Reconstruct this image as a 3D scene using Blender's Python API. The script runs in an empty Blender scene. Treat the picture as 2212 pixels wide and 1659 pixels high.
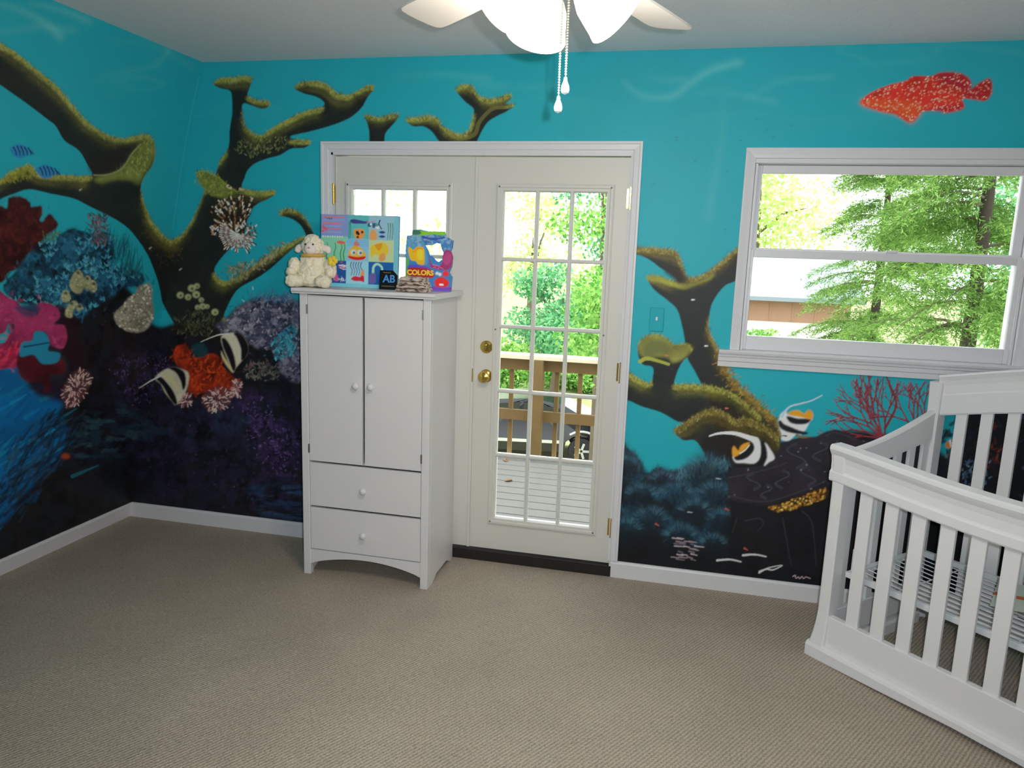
import bpy, bmesh, math, random
import numpy as np
from mathutils import Vector, Matrix, Euler

# ------------------------------------------------------------------ camera, world, lights
scene = bpy.context.scene
COL = scene.collection
F_PX, CAM = 1585.2648, np.array([3.1405, -3.6066, 1.6188])
ROT = np.array([[0.974, -0.2154, -0.0708], [0.2242, 0.9611, 0.1614], [0.0332, -0.1731, 0.9843]])  # columns: right, forward, up
cam_data = bpy.data.cameras.new('camera')
cam_data.sensor_width = 36.0
cam_data.lens = F_PX / 2212 * 36.0
cam_data.clip_end = 300
cam = bpy.data.objects.new('camera', cam_data)
COL.objects.link(cam)
m3 = Matrix([[ROT[r][0], ROT[r][2], -ROT[r][1]] for r in range(3)])
cam.matrix_world = Matrix.Translation(Vector(CAM)) @ m3.to_quaternion().to_matrix().to_4x4()
scene.camera = cam

world = bpy.data.worlds.new('hazy_sky')
scene.world = world
world.use_nodes = True
bg = world.node_tree.nodes['Background']
bg.inputs[0].default_value = (0.90, 0.96, 1.0, 1)
bg.inputs[1].default_value = 3.4

sun_data = bpy.data.lights.new('sun', 'SUN')
sun_data.energy = 4.5
sun_data.angle = math.radians(1.0)
sun_data.color = (1.0, 0.95, 0.86)
sun = bpy.data.objects.new('sun', sun_data)
COL.objects.link(sun)
sun.rotation_euler = Vector((0.62, 0.10, 0.78)).to_track_quat('Z', 'Y').to_euler()

# the camera's own flash, just above and beside the lens
fl = bpy.data.lights.new('camera_flash', 'SPOT')
fl.energy = 135
fl.shadow_soft_size = 0.012
fl.spot_size = math.radians(125)
fl.spot_blend = 1.0
fl.color = (0.86, 0.95, 1.0)
flash = bpy.data.objects.new('camera_flash', fl)
COL.objects.link(flash)
flash.matrix_world = cam.matrix_world @ Matrix.Translation((0.055, 0.038, 0.0))

vs = scene.view_settings
vs.view_transform = 'Standard'
vs.look = 'None'
vs.exposure = 0.18
vs.gamma = 1.0
vs.use_curve_mapping = False

CEIL, LEAN = 2.56, 0.6135          # ceiling height; how far the sloping left wall comes in at the ceiling
XR, YF = 5.6, -4.7                 # right wall, wall behind the camera

# ------------------------------------------------------------------ helpers
def ray(u, v):
    return ROT @ np.array([(u - 1106) / F_PX, 1.0, (829.5 - v) / F_PX])
def at(u, v, y):
    d = ray(u, v); return Vector(CAM + d * (y - CAM[1]) / d[1])
def to_px(P):
    q = (np.asarray(P) - CAM) @ ROT
    return 1106 + F_PX * q[..., 0] / q[..., 1], 829.5 - F_PX * q[..., 2] / q[..., 1]

def srgb(c):
    c = np.asarray(c, float) / 255.0
    return np.where(c <= 0.04045, c / 12.92, ((c + 0.055) / 1.055) ** 2.4)
def L(r, g, b):
    return tuple(float(x) for x in srgb((r, g, b))) + (1.0,)

def link(o, parent=None):
    COL.objects.link(o)
    if parent is not None:
        o.parent = parent
    return o
def tag(o, label, cat=None, group=None, kind=None):
    if label: o['label'] = label
    if cat: o['category'] = cat
    if group: o['group'] = group
    if kind: o['kind'] = kind
    return o
def empty(name, loc=(0, 0, 0), rz=0.0):
    o = bpy.data.objects.new(name, None)
    o.empty_display_size = 0.1
    COL.objects.link(o)
    o.location = loc
    o.rotation_euler = (0, 0, rz)
    return o
def ob(name, bm, mat, parent=None, smooth=False):
    bmesh.ops.recalc_face_normals(bm, faces=bm.faces)
    me = bpy.data.meshes.new(name)
    bm.to_mesh(me); bm.free()
    me.materials.append(mat)
    if smooth:
        me.polygons.foreach_set('use_smooth', [True] * len(me.polygons))
        me.set_sharp_from_angle(angle=math.radians(42))
    return link(bpy.data.objects.new(name, me), parent)
def share(src, name, parent, loc=(0, 0, 0), rot=(0, 0, 0)):
    o = bpy.data.objects.new(name, src.data)
    link(o, parent); o.location = loc; o.rotation_euler = rot
    return o
def struct(o):
    o['kind'] = 'structure'; return o

def BM(): return bmesh.new()
def box(bm, x0, x1, y0, y1, z0, z1, bev=0.0, seg=2):
    M = Matrix.Translation(((x0 + x1) / 2, (y0 + y1) / 2, (z0 + z1) / 2)) @ Matrix.Diagonal((abs(x1 - x0), abs(y1 - y0), abs(z1 - z0), 1))
    r = bmesh.ops.create_cube(bm, size=1.0, matrix=M)
    if bev > 0:
        es = list({e for v in r['verts'] for e in v.link_edges})
        bmesh.ops.bevel(bm, geom=es, offset=bev, segments=seg, affect='EDGES', profile=0.5)
    return bm
def bx(*a, **k): return box(BM(), *a, **k)
def loft(bm, sections, closed=False, cap=True):
    """skin a list of equal-length rings"""
    rings = [[bm.verts.new(Vector(p)) for p in s] for s in sections]
    n = len(rings[0])
    m = len(rings)
    for i in range(m if closed else m - 1):
        a, b = rings[i], rings[(i + 1) % m]
        for j in range(n):
            bm.faces.new((a[j], a[(j + 1) % n], b[(j + 1) % n], b[j]))
    if cap and not closed:
        bm.faces.new(rings[0]); bm.faces.new(list(reversed(rings[-1])))
    return bm
def prism(bm, poly, axis, a, b):
    def P(p, t):
        return {'x': (t, p[0], p[1]), 'y': (p[0], t, p[1]), 'z': (p[0], p[1], t)}[axis]
    return loft(bm, [[P(p, a) for p in poly], [P(p, b) for p in poly]])
def tube(bm, pts, rad, n=8):
    pts = [Vector(p) for p in pts]
    rad = rad if hasattr(rad, '__len__') else [rad] * len(pts)
    secs, up = [], None
    for i, p in enumerate(pts):
        t = (pts[min(i + 1, len(pts) - 1)] - pts[max(i - 1, 0)]).normalized()
        if up is None:
            up = t.orthogonal().normalized()
        up = (up - t * up.dot(t)).normalized()
        s = t.cross(up)
        secs.append([p + (up * math.cos(2 * math.pi * k / n) + s * math.sin(2 * math.pi * k / n)) * rad[i] for k in range(n)])
    return loft(bm, secs)
def lathe(bm, prof, n=24, M=Matrix()):
    secs = [[M @ Vector((max(r, 1e-4) * math.cos(2 * math.pi * k / n), max(r, 1e-4) * math.sin(2 * math.pi * k / n), z)) for k in range(n)] for r, z in prof]
    return loft(bm, secs)
def ball(bm, c, r, sub=2, M=None):
    r = r if hasattr(r, '__len__') else (r, r, r)
    mm = Matrix.Translation(c) @ (M or Matrix()) @ Matrix.Diagonal((*r, 1))
    bmesh.ops.create_icosphere(bm, subdivisions=sub, radius=1.0, matrix=mm)
    return bm
def np_mesh(name, V, Q, mat, parent=None, col=None, smooth=False):
    """fast mesh from numpy verts and quads (or triangles)"""
    me = bpy.data.meshes.new(name)
    V = np.ascontiguousarray(V, np.float32); Q = np.ascontiguousarray(Q, np.int32)
    me.vertices.add(len(V)); me.vertices.foreach_set('co', V.ravel())
    k = Q.shape[1]
    me.loops.add(Q.size); me.loops.foreach_set('vertex_index', Q.ravel())
    me.polygons.add(len(Q)); me.polygons.foreach_set('loop_start', np.arange(0, Q.size, k, dtype=np.int32))
    me.update(calc_edges=True)
    if col is not None:
        ca = me.color_attributes.new('paint', 'FLOAT_COLOR', 'POINT')
        rgba = np.ones((len(V), 4), np.float32); rgba[:, :3] = col
        ca.data.foreach_set('color', rgba.ravel())
    if smooth:
        me.polygons.foreach_set('use_smooth', [True] * len(me.polygons))
    me.materials.append(mat)
    return link(bpy.data.objects.new(name, me), parent)

# ------------------------------------------------------------------ materials
def mat(name, col, rough=0.5, spec=0.4, metal=0.0, noise=0.0, nscale=20.0, bump=0.0, bscale=200.0, emit=0.0, ecol=None, coords='Object'):
    m = bpy.data.materials.new(name); m.use_nodes = True
    nt = m.node_tree; N = nt.nodes; K = nt.links
    b = N['Principled BSDF']
    b.inputs['Base Color'].default_value = col
    b.inputs['Roughness'].default_value = rough
    b.inputs['Specular IOR Level'].default_value = spec
    b.inputs['Metallic'].default_value = metal
    if emit:
        b.inputs['Emission Color'].default_value = ecol or col
        b.inputs['Emission Strength'].default_value = emit
    tc = N.new('ShaderNodeTexCoord')
    if noise:
        n = N.new('ShaderNodeTexNoise'); n.inputs['Scale'].default_value = nscale; n.inputs['Detail'].default_value = 5
        K.new(tc.outputs[coords], n.inputs['Vector'])
        mx = N.new('ShaderNodeMix'); mx.data_type = 'RGBA'
        lo = [max(0, c * (1 - noise)) for c in col[:3]] + [1]
        hi = [min(1, c * (1 + noise)) for c in col[:3]] + [1]
        mx.inputs[6].default_value = lo; mx.inputs[7].default_value = hi
        K.new(n.outputs['Fac'], mx.inputs[0]); K.new(mx.outputs[2], b.inputs['Base Color'])
    if bump:
        n2 = N.new('ShaderNodeTexNoise'); n2.inputs['Scale'].default_value = bscale; n2.inputs['Detail'].default_value = 3
        K.new(tc.outputs[coords], n2.inputs['Vector'])
        bp = N.new('ShaderNodeBump'); bp.inputs['Strength'].default_value = bump; bp.inputs['Distance'].default_value = 0.01
        K.new(n2.outputs['Fac'], bp.inputs['Height']); K.new(bp.outputs[0], b.inputs['Normal'])
    return m
def paint_mat(name, rough=0.6, spec=0.25, bump=0.05, bscale=120):
    m = mat(name, (0.5, 0.5, 0.5, 1), rough, spec, bump=bump, bscale=bscale)
    N = m.node_tree.nodes
    a = N.new('ShaderNodeAttribute'); a.attribute_name = 'paint'
    m.node_tree.links.new(a.outputs['Color'], N['Principled BSDF'].inputs['Base Color'])
    return m
def leaf_mat(name, c1, c2, trans=0.45):
    m = bpy.data.materials.new(name); m.use_nodes = True
    nt = m.node_tree; N = nt.nodes; K = nt.links
    N.remove(N['Principled BSDF'])
    out = N['Material Output']
    g = N.new('ShaderNodeNewGeometry'); r = N.new('ShaderNodeValToRGB')
    r.color_ramp.elements[0].color = c1; r.color_ramp.elements[1].color = c2
    K.new(g.outputs['Random Per Island'], r.inputs[0])
    d = N.new('ShaderNodeBsdfDiffuse'); t = N.new('ShaderNodeBsdfTranslucent')
    K.new(r.outputs[0], d.inputs[0]); K.new(r.outputs[0], t.inputs[0])
    mx = N.new('ShaderNodeMixShader'); mx.inputs[0].default_value = trans
    K.new(d.outputs[0], mx.inputs[1]); K.new(t.outputs[0], mx.inputs[2]); K.new(mx.outputs[0], out.inputs[0])
    return m
def glass_mat(name):
    m = bpy.data.materials.new(name); m.use_nodes = True
    nt = m.node_tree; N = nt.nodes; K = nt.links
    N.remove(N['Principled BSDF'])
    t = N.new('ShaderNodeBsdfTransparent'); t.inputs[0].default_value = (0.97, 0.985, 0.98, 1)
    g = N.new('ShaderNodeBsdfGlossy'); g.inputs['Roughness'].default_value = 0.02
    f = N.new('ShaderNodeFresnel'); f.inputs[0].default_value = 1.4
    mu = N.new('ShaderNodeMath'); mu.operation = 'MULTIPLY'; mu.inputs[1].default_value = 0.6
    K.new(f.outputs[0], mu.inputs[0])
    mx = N.new('ShaderNodeMixShader')
    K.new(mu.outputs[0], mx.inputs[0]); K.new(t.outputs[0], mx.inputs[1]); K.new(g.outputs[0], mx.inputs[2])
    K.new(mx.outputs[0], N['Material Output'].inputs[0])
    return m

M_TRIM = mat('white_gloss_trim', L(224, 222, 226), 0.38, 0.4, bump=0.02, bscale=60)
M_DOOR = mat('white_door_paint', L(218, 215, 208), 0.42, 0.4)
M_WARD = mat('white_wardrobe_paint', L(225, 221, 221), 0.35, 0.4, noise=0.02, nscale=8)
M_CRIB = mat('white_crib_lacquer', L(232, 230, 232), 0.32, 0.4)
M_CEIL = mat('ceiling_paint', L(234, 234, 236), 0.9, 0.1, bump=0.35, bscale=140)
M_BRASS = mat('polished_brass', L(214, 182, 96), 0.18, 0.5, metal=1.0)
M_DARK = mat('dark_gap', L(26, 24, 24), 0.7)
M_STEEL = mat('dull_steel', L(120, 118, 112), 0.4, metal=1.0)
M_GLASS = glass_mat('window_glass')
M_MURAL = paint_mat('mural_paint', 0.5, 0.3, 0.04, 90)
M_PRINT = paint_mat('printed_card', 0.35, 0.4, 0.0)

def carpet_mat():
    m = bpy.data.materials.new('loop_carpet'); m.use_nodes = True
    nt = m.node_tree; N = nt.nodes; K = nt.links
    b = N['Principled BSDF']; b.inputs['Roughness'].default_value = 0.95; b.inputs['Specular IOR Level'].default_value = 0.1
    tc = N.new('ShaderNodeTexCoord')
    mp = N.new('ShaderNodeMapping'); mp.inputs['Rotation'].default_value = (0, 0, math.radians(33))
    K.new(tc.outputs['Object'], mp.inputs['Vector'])
    w = N.new('ShaderNodeTexWave'); w.inputs['Scale'].default_value = 24; w.inputs['Distortion'].default_value = 3.5
    w.inputs['Detail'].default_value = 3; w.inputs['Detail Scale'].default_value = 6
    K.new(mp.outputs[0], w.inputs['Vector'])
    n = N.new('ShaderNodeTexNoise'); n.inputs['Scale'].default_value = 140; n.inputs['Detail'].default_value = 4
    K.new(tc.outputs['Object'], n.inputs['Vector'])
    n2 = N.new('ShaderNodeTexNoise'); n2.inputs['Scale'].default_value = 2.5; n2.inputs['Detail'].default_value = 3
    K.new(tc.outputs['Object'], n2.inputs['Vector'])
    a1 = N.new('ShaderNodeMath'); a1.operation = 'MULTIPLY_ADD'; a1.inputs[1].default_value = 0.45
    K.new(w.outputs['Fac'], a1.inputs[0]); K.new(n.outputs['Fac'], a1.inputs[2])
    r = N.new('ShaderNodeValToRGB')
    r.color_ramp.elements[0].position = 0.35; r.color_ramp.elements[0].color = L(150, 137, 122)
    r.color_ramp.elements[1].position = 1.0; r.color_ramp.elements[1].color = L(204, 191, 174)
    K.new(a1.outputs[0], r.inputs[0])
    mx = N.new('ShaderNodeMix'); mx.data_type = 'RGBA'; mx.blend_type = 'MULTIPLY'; mx.inputs[0].default_value = 0.25
    K.new(r.outputs[0], mx.inputs[6]); K.new(n2.outputs['Fac'], mx.inputs[7]); K.new(mx.outputs[2], b.inputs['Base Color'])
    bp = N.new('ShaderNodeBump'); bp.inputs['Strength'].default_value = 0.6; bp.inputs['Distance'].default_value = 0.006
    K.new(a1.outputs[0], bp.inputs['Height']); K.new(bp.outputs[0], b.inputs['Normal'])
    return m
M_CARPET = carpet_mat()
# ------------------------------------------------------------------ a small painter for the hand-painted mural and the printed covers
class Painter:
    def __init__(s, x0, y0, w, h, seed=1):
        s.x0, s.y0, s.w, s.h = x0, y0, w, h
        s.c = np.zeros((h, w, 3), np.float32)
        s.r = np.random.RandomState(seed)
    def noise(s, cell, octs=4, stretch=(1, 1), seed=0):
        r = np.random.RandomState(seed + 77)
        out = np.zeros((s.h, s.w), np.float32); amp, tot = 1.0, 0.0
        cx, cy = cell * stretch[0], cell * stretch[1]
        for _ in range(octs):
            gw, gh = int(s.w / cx) + 3, int(s.h / cy) + 3
            g = r.rand(gh, gw).astype(np.float32)
            X = np.arange(s.w) / cx; Y = np.arange(s.h) / cy
            xi = X.astype(int); yi = Y.astype(int)
            fx = (X - xi); fy = (Y - yi); fx = (fx * fx * (3 - 2 * fx)).astype(np.float32); fy = (fy * fy * (3 - 2 * fy)).astype(np.float32)[:, None]
            rows = g[yi] * (1 - fy) + g[yi + 1] * fy
            out += amp * (rows[:, xi] * (1 - fx) + rows[:, xi + 1] * fx)
            tot += amp; amp *= 0.55; cx = max(cx / 2, 1.5); cy = max(cy / 2, 1.5)
        return out / tot
    @staticmethod
    def blur(m, k):
        k = int(k)
        if k < 1: return m
        for _ in range(2):
            for ax in (0, 1):
                pad = [(0, 0), (0, 0)]; pad[ax] = (k + 1, k)
                c = np.cumsum(np.pad(m, pad, mode='edge'), axis=ax, dtype=np.float64)
                n = m.shape[ax]
                a = np.take(c, np.arange(2 * k + 1, 2 * k + 1 + n), axis=ax); b = np.take(c, np.arange(0, n), axis=ax)
                m = ((a - b) / (2 * k + 1)).astype(np.float32)
        return m
    @staticmethod
    def curve(pts, closed=True, n=6):
        P = np.asarray(pts, float); N = len(P); out = []
        for i in range(N if closed else N - 1):
            g = (lambda j: P[j % N]) if closed else (lambda j: P[min(max(j, 0), N - 1)])
            p0, p1, p2, p3 = g(i - 1), g(i), g(i + 1), g(i + 2)
            for t in np.arange(n) / n:
                out.append(0.5 * (2 * p1 + (p2 - p0) * t + (2 * p0 - 5 * p1 + 4 * p2 - p3) * t * t + (3 * p1 - p0 - 3 * p2 + p3) * t ** 3))
        if not closed: out.append(P[-1])
        return np.array(out)
    def mask(s, pts, smooth=True, pad=40):
        """polygon -> (y slice, x slice, mask crop)"""
        P = s.curve(pts) if smooth else np.asarray(pts, float)
        P = P - (s.x0, s.y0)
        x0 = max(0, int(P[:, 0].min()) - pad); x1 = min(s.w, int(P[:, 0].max()) + pad)
        y0 = max(0, int(P[:, 1].min()) - pad); y1 = min(s.h, int(P[:, 1].max()) + pad)
        if x1 <= x0 or y1 <= y0: return None
        SS = 2
        m = np.zeros(((y1 - y0) * SS, x1 - x0), bool)
        for (ax, ay), (bx_, by) in zip(P, np.roll(P, -1, 0)):
            if ay > by: ax, ay, bx_, by = bx_, by, ax, ay
            r0 = max(0, math.ceil((ay - y0) * SS - 0.5)); r1 = min(m.shape[0], math.ceil((by - y0) * SS - 0.5))
            for r in range(r0, r1):
                yy = y0 + (r + 0.5) / SS
                xc = int(round(ax + (bx_ - ax) * (yy - ay) / (by - ay) - x0))
                if xc < m.shape[1]: m[r, max(0, xc):] ^= True
        mm = m.reshape(y1 - y0, SS, -1).mean(1).astype(np.float32)
        return slice(y0, y1), slice(x0, x1), mm
    def blend(s, ys, xs, a, col):
        a = a[..., None]; s.c[ys, xs] = s.c[ys, xs] * (1 - a) + np.asarray(col, np.float32) * a
    def fill(s, pts, col, soft=1, alpha=1.0, smooth=True, tex=None, tamt=0.4, ragged=0.0):
        q = s.mask(pts, smooth)
        if q is None: return
        ys, xs, m = q
        if ragged:
            n = s.r.rand(*m.shape).astype(np.float32); n = s.blur(n, 1)
            m = np.clip((s.blur(m, ragged) - 0.5 + (n - 0.5) * 1.6) * 4 + 0.5, 0, 1)
        m = s.blur(m, soft)
        c = np.asarray(srgb(col), np.float32)
        if tex is not None:
            c = c * (1 + tamt * 2 * (tex[ys, xs] - 0.5))[..., None]
        s.blend(ys, xs, m * alpha, c)
    def coral(s, pts, lift=(5, 22), body=(30, 25, 19), moss=(80, 75, 34), tip=(142, 142, 66), smooth=True, wide=1.0):
        """elkhorn branch: dark body, olive fading up to fuzzy bright moss along the upper edges"""
        ys, xs, m = s.mask(pts, smooth, 60)
        n = s.blur(s.r.rand(*m.shape).astype(np.float32), 1); n = (n - 0.5) * 2.2
        n2 = s.NZ[ys, xs] - 0.5
        dx, dy = lift
        def shifted(k):
            sh = np.zeros_like(m); d = max(1, int(dy * k)); e = int(dx * k)
            sh[d:, :] = m[:-d, :]
            return np.roll(sh, e, axis=1)
        def rimof(k, b):
            return np.clip(1 - s.blur(shifted(k), b) / (s.blur(m, b) + 0.02), 0, 1)
        rw = rimof(1.25 * wide, 10); rn = rimof(0.5, 4)
        edge = np.clip(s.blur(m, 3), 0, 1)
        olive = np.clip(rw * 1.5 + (0.16 * n + 0.9 * n2) * np.clip(rw * 2, 0, 1), 0, 1) ** 1.7
        bright = np.clip(rn * 1.35 + (0.35 * n + 1.1 * n2) * np.clip(rn * 2, 0, 1) - 0.1, 0, 1)
        rag = np.clip((edge - 0.5 + n * (0.10 + 0.40 * np.clip(rn * 2, 0, 1))) * 3 + 0.5, 0, 1)
        halo = np.clip(s.blur(m, 5) - m * 0.6, 0, 1) * np.clip(rn * 2 - .3, 0, 1)
        s.blend(ys, xs, halo * 0.4, srgb(moss))
        f32 = lambda c: np.asarray(srgb(c), np.float32)
        bod = np.clip(f32(body) * (1 + 0.9 * n2 + 0.35 * n)[..., None], 0.001, 1)
        mo = f32(moss) * np.clip(.8 + 0.5 * n + 0.8 * n2, 0.25, 2)[..., None]
        ti = f32(tip) * np.clip(1 + 0.5 * n + 0.4 * n2, 0.3, 2)[..., None]
        c = bod * (1 - olive[..., None]) + mo * olive[..., None]
        c = c * (1 - bright[..., None]) + ti * bright[..., None]
        s.blend(ys, xs, rag * 0.98, c)
        # brushed tufts along the mossy edge
        yy, xx = np.nonzero((rn > .25) & (m > .4))
        if len(yy):
            for k in s.r.randint(0, len(yy), min(1500, len(yy) // 5)):
                X, Y = xx[k] + xs.start + s.x0, yy[k] + ys.start + s.y0
                a = math.radians(-90 + s.r.randn() * 45 - dx * 3); l = 3 + 5 * s.r.rand()
                q = [moss, tip, (52, 46, 24), (168, 164, 92), (104, 84, 34)][s.r.randint(5)]
                s.stroke(X, Y, X + l * math.cos(a), Y + l * math.sin(a), 2.2, 1, q, .45)
    def stroke(s, x0, y0, x1, y1, w0, w1, col, alpha=1.0):
        x0 -= s.x0; x1 -= s.x0; y0 -= s.y0; y1 -= s.y0
        p = max(w0, w1) + 2
        a, b = int(max(0, min(x0, x1) - p)), int(min(s.w, max(x0, x1) + p + 1))
        c, d = int(max(0, min(y0, y1) - p)), int(min(s.h, max(y0, y1) + p + 1))
        if b <= a or d <= c: return
        X = np.arange(a, b, dtype=np.float32)[None, :]; Y = np.arange(c, d, dtype=np.float32)[:, None]
        dx, dy = x1 - x0, y1 - y0; l2 = dx * dx + dy * dy + 1e-6
        t = np.clip(((X - x0) * dx + (Y - y0) * dy) / l2, 0, 1)
        D = np.sqrt((X - x0 - t * dx) ** 2 + (Y - y0 - t * dy) ** 2)
        m = np.clip((w0 + (w1 - w0) * t) / 2 + 0.5 - D, 0, 1) * alpha
        s.blend(slice(c, d), slice(a, b), m, srgb(col))
    def path(s, pts, w0, w1, col, alpha=1.0, smooth=True, soft=0):
        P = s.curve(pts, False, 5) if smooth and len(pts) > 2 else np.asarray(pts, float)
        P = P - (s.x0, s.y0)
        pad = max(w0, w1) + 3 + soft * 3
        a, b = int(max(0, P[:, 0].min() - pad)), int(min(s.w, P[:, 0].max() + pad + 1))
        c, d = int(max(0, P[:, 1].min() - pad)), int(min(s.h, P[:, 1].max() + pad + 1))
        if b <= a or d <= c: return
        X = np.arange(a, b, dtype=np.float32)[None, :]; Y = np.arange(c, d, dtype=np.float32)[:, None]
        m = np.zeros((d - c, b - a), np.float32); n = len(P) - 1
        for i in range(n):
            (x0, y0), (x1, y1) = P[i], P[i + 1]
            dx, dy = x1 - x0, y1 - y0; l2 = dx * dx + dy * dy + 1e-6
            t = np.clip(((X - x0) * dx + (Y - y0) * dy) / l2, 0, 1)
            D = np.sqrt((X - x0 - t * dx) ** 2 + (Y - y0 - t * dy) ** 2)
            w = w0 + (w1 - w0) * (i + t) / n
            m = np.maximum(m, np.clip(w / 2 + 0.5 - D, 0, 1))
        s.blend(slice(c, d), slice(a, b), s.blur(m, soft) * alpha, srgb(col))
    def cloud(s, pts, cols, cell=14, cover=0.5, alpha=0.8, soft=6, seed=1, stretch=(1, 1), hard=6.0):
        """soft brushed patches of several colours inside a region"""
        q = s.mask(pts, True, 30)
        if q is None: return
        ys, xs, m = q
        sub = Painter.__new__(Painter); sub.h, sub.w = m.shape
        m = s.blur(m, soft)
        for k, c in enumerate(cols):
            n = sub.noise(cell, 4, stretch, seed=seed * 31 + k * 7)
            n = (n - n.mean()) / (n.std() + 1e-6)
            a = np.clip((n - (1 - cover * 2)) * hard / 6, 0, 1) * m * alpha
            v = sub.noise(5, 2, seed=seed + k)
            s.blend(ys, xs, a, np.asarray(srgb(c), np.float32) * (0.6 + 0.8 * v)[..., None])
    def inside(s, pts, n):
        """random points inside a polygon"""
        P = np.asarray(pts, float); lo, hi = P.min(0), P.max(0); out = []
        Q = np.roll(P, -1, 0)
        k = 0
        while len(out) < n and k < 60:
            k += 1
            X = lo + s.r.rand(n * 2, 2) * (hi - lo)
            c = np.zeros(len(X), int)
            for (ax, ay), (bx_, by) in zip(P, Q):
                if ay == by: continue
                hit = ((ay > X[:, 1]) != (by > X[:, 1])) & (X[:, 0] < ax + (bx_ - ax) * (X[:, 1] - ay) / (by - ay))
                c += hit
            out += list(X[c % 2 == 1])
        return out[:n]
    def fur(s, pts, n, cols, ln=(6, 14), w=(2.5, 1.0), ang=(-90, 35), alpha=0.8, jit=0.06):
        """many short tapering strokes inside a region"""
        ext = np.ptp(np.asarray(pts), axis=0).min() * jit
        pp = [q + s.r.randn(2) * ext for q in s.inside(pts, n)]
        pp.sort(key=lambda p: p[1])
        for x, y in pp:
            a = math.radians(ang[0] + (s.r.rand() - 0.5) * 2 * ang[1]); l = ln[0] + s.r.rand() * (ln[1] - ln[0])
            c = np.asarray(cols[s.r.randint(len(cols))], float) * (0.8 + 0.4 * s.r.rand())
            s.stroke(x, y, x + l * math.cos(a), y + l * math.sin(a), w[0], w[1], np.clip(c, 0, 255), alpha)
    def tuft(s, cx, cy, n, r, cols, w=(3, 1.2), a0=-170, a1=-10, alpha=0.9):
        for i in range(n):
            a = math.radians(a0 + (a1 - a0) * s.r.rand()); l = r * (0.5 + 0.5 * s.r.rand())
            c = np.asarray(cols[s.r.randint(len(cols))], float)
            b = s.r.rand() * 0.3
            s.stroke(cx + b * l * math.cos(a), cy + b * l * math.sin(a), cx + l * math.cos(a), cy + l * math.sin(a), w[0], w[1], c, alpha)
    def dots(s, pts, n, cols, r=(1.5, 3), alpha=0.9):
        for x, y in s.inside(pts, n):
            c = cols[s.r.randint(len(cols))]; q = (r[0] + s.r.rand() * (r[1] - r[0])) * 2
            s.stroke(x, y, x + 0.3, y, q, q, c, alpha)
    def ell(s, cx, cy, rx, ry, col, rot=0, soft=1, alpha=1.0):
        t = np.linspace(0, 2 * math.pi, 24, endpoint=False); c, d = math.cos(math.radians(rot)), math.sin(math.radians(rot))
        X, Y = rx * np.cos(t), ry * np.sin(t)
        s.fill(np.stack([cx + X * c - Y * d, cy + X * d + Y * c], 1), col, soft, alpha, smooth=False)
    def sample(s, px, py):
        X = np.clip(np.asarray(px) - s.x0, 0, s.w - 1.01); Y = np.clip(np.asarray(py) - s.y0, 0, s.h - 1.01)
        xi = X.astype(int); yi = Y.astype(int); fx = (X - xi)[:, None]; fy = (Y - yi)[:, None]
        c = s.c
        return (c[yi, xi] * (1 - fx) + c[yi, xi + 1] * fx) * (1 - fy) + (c[yi + 1, xi] * (1 - fx) + c[yi + 1, xi + 1] * fx) * fy

def Zm(ox, oy, sc, pts):
    return [(ox + x / sc, oy + y / sc) for x, y in pts]

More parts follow.
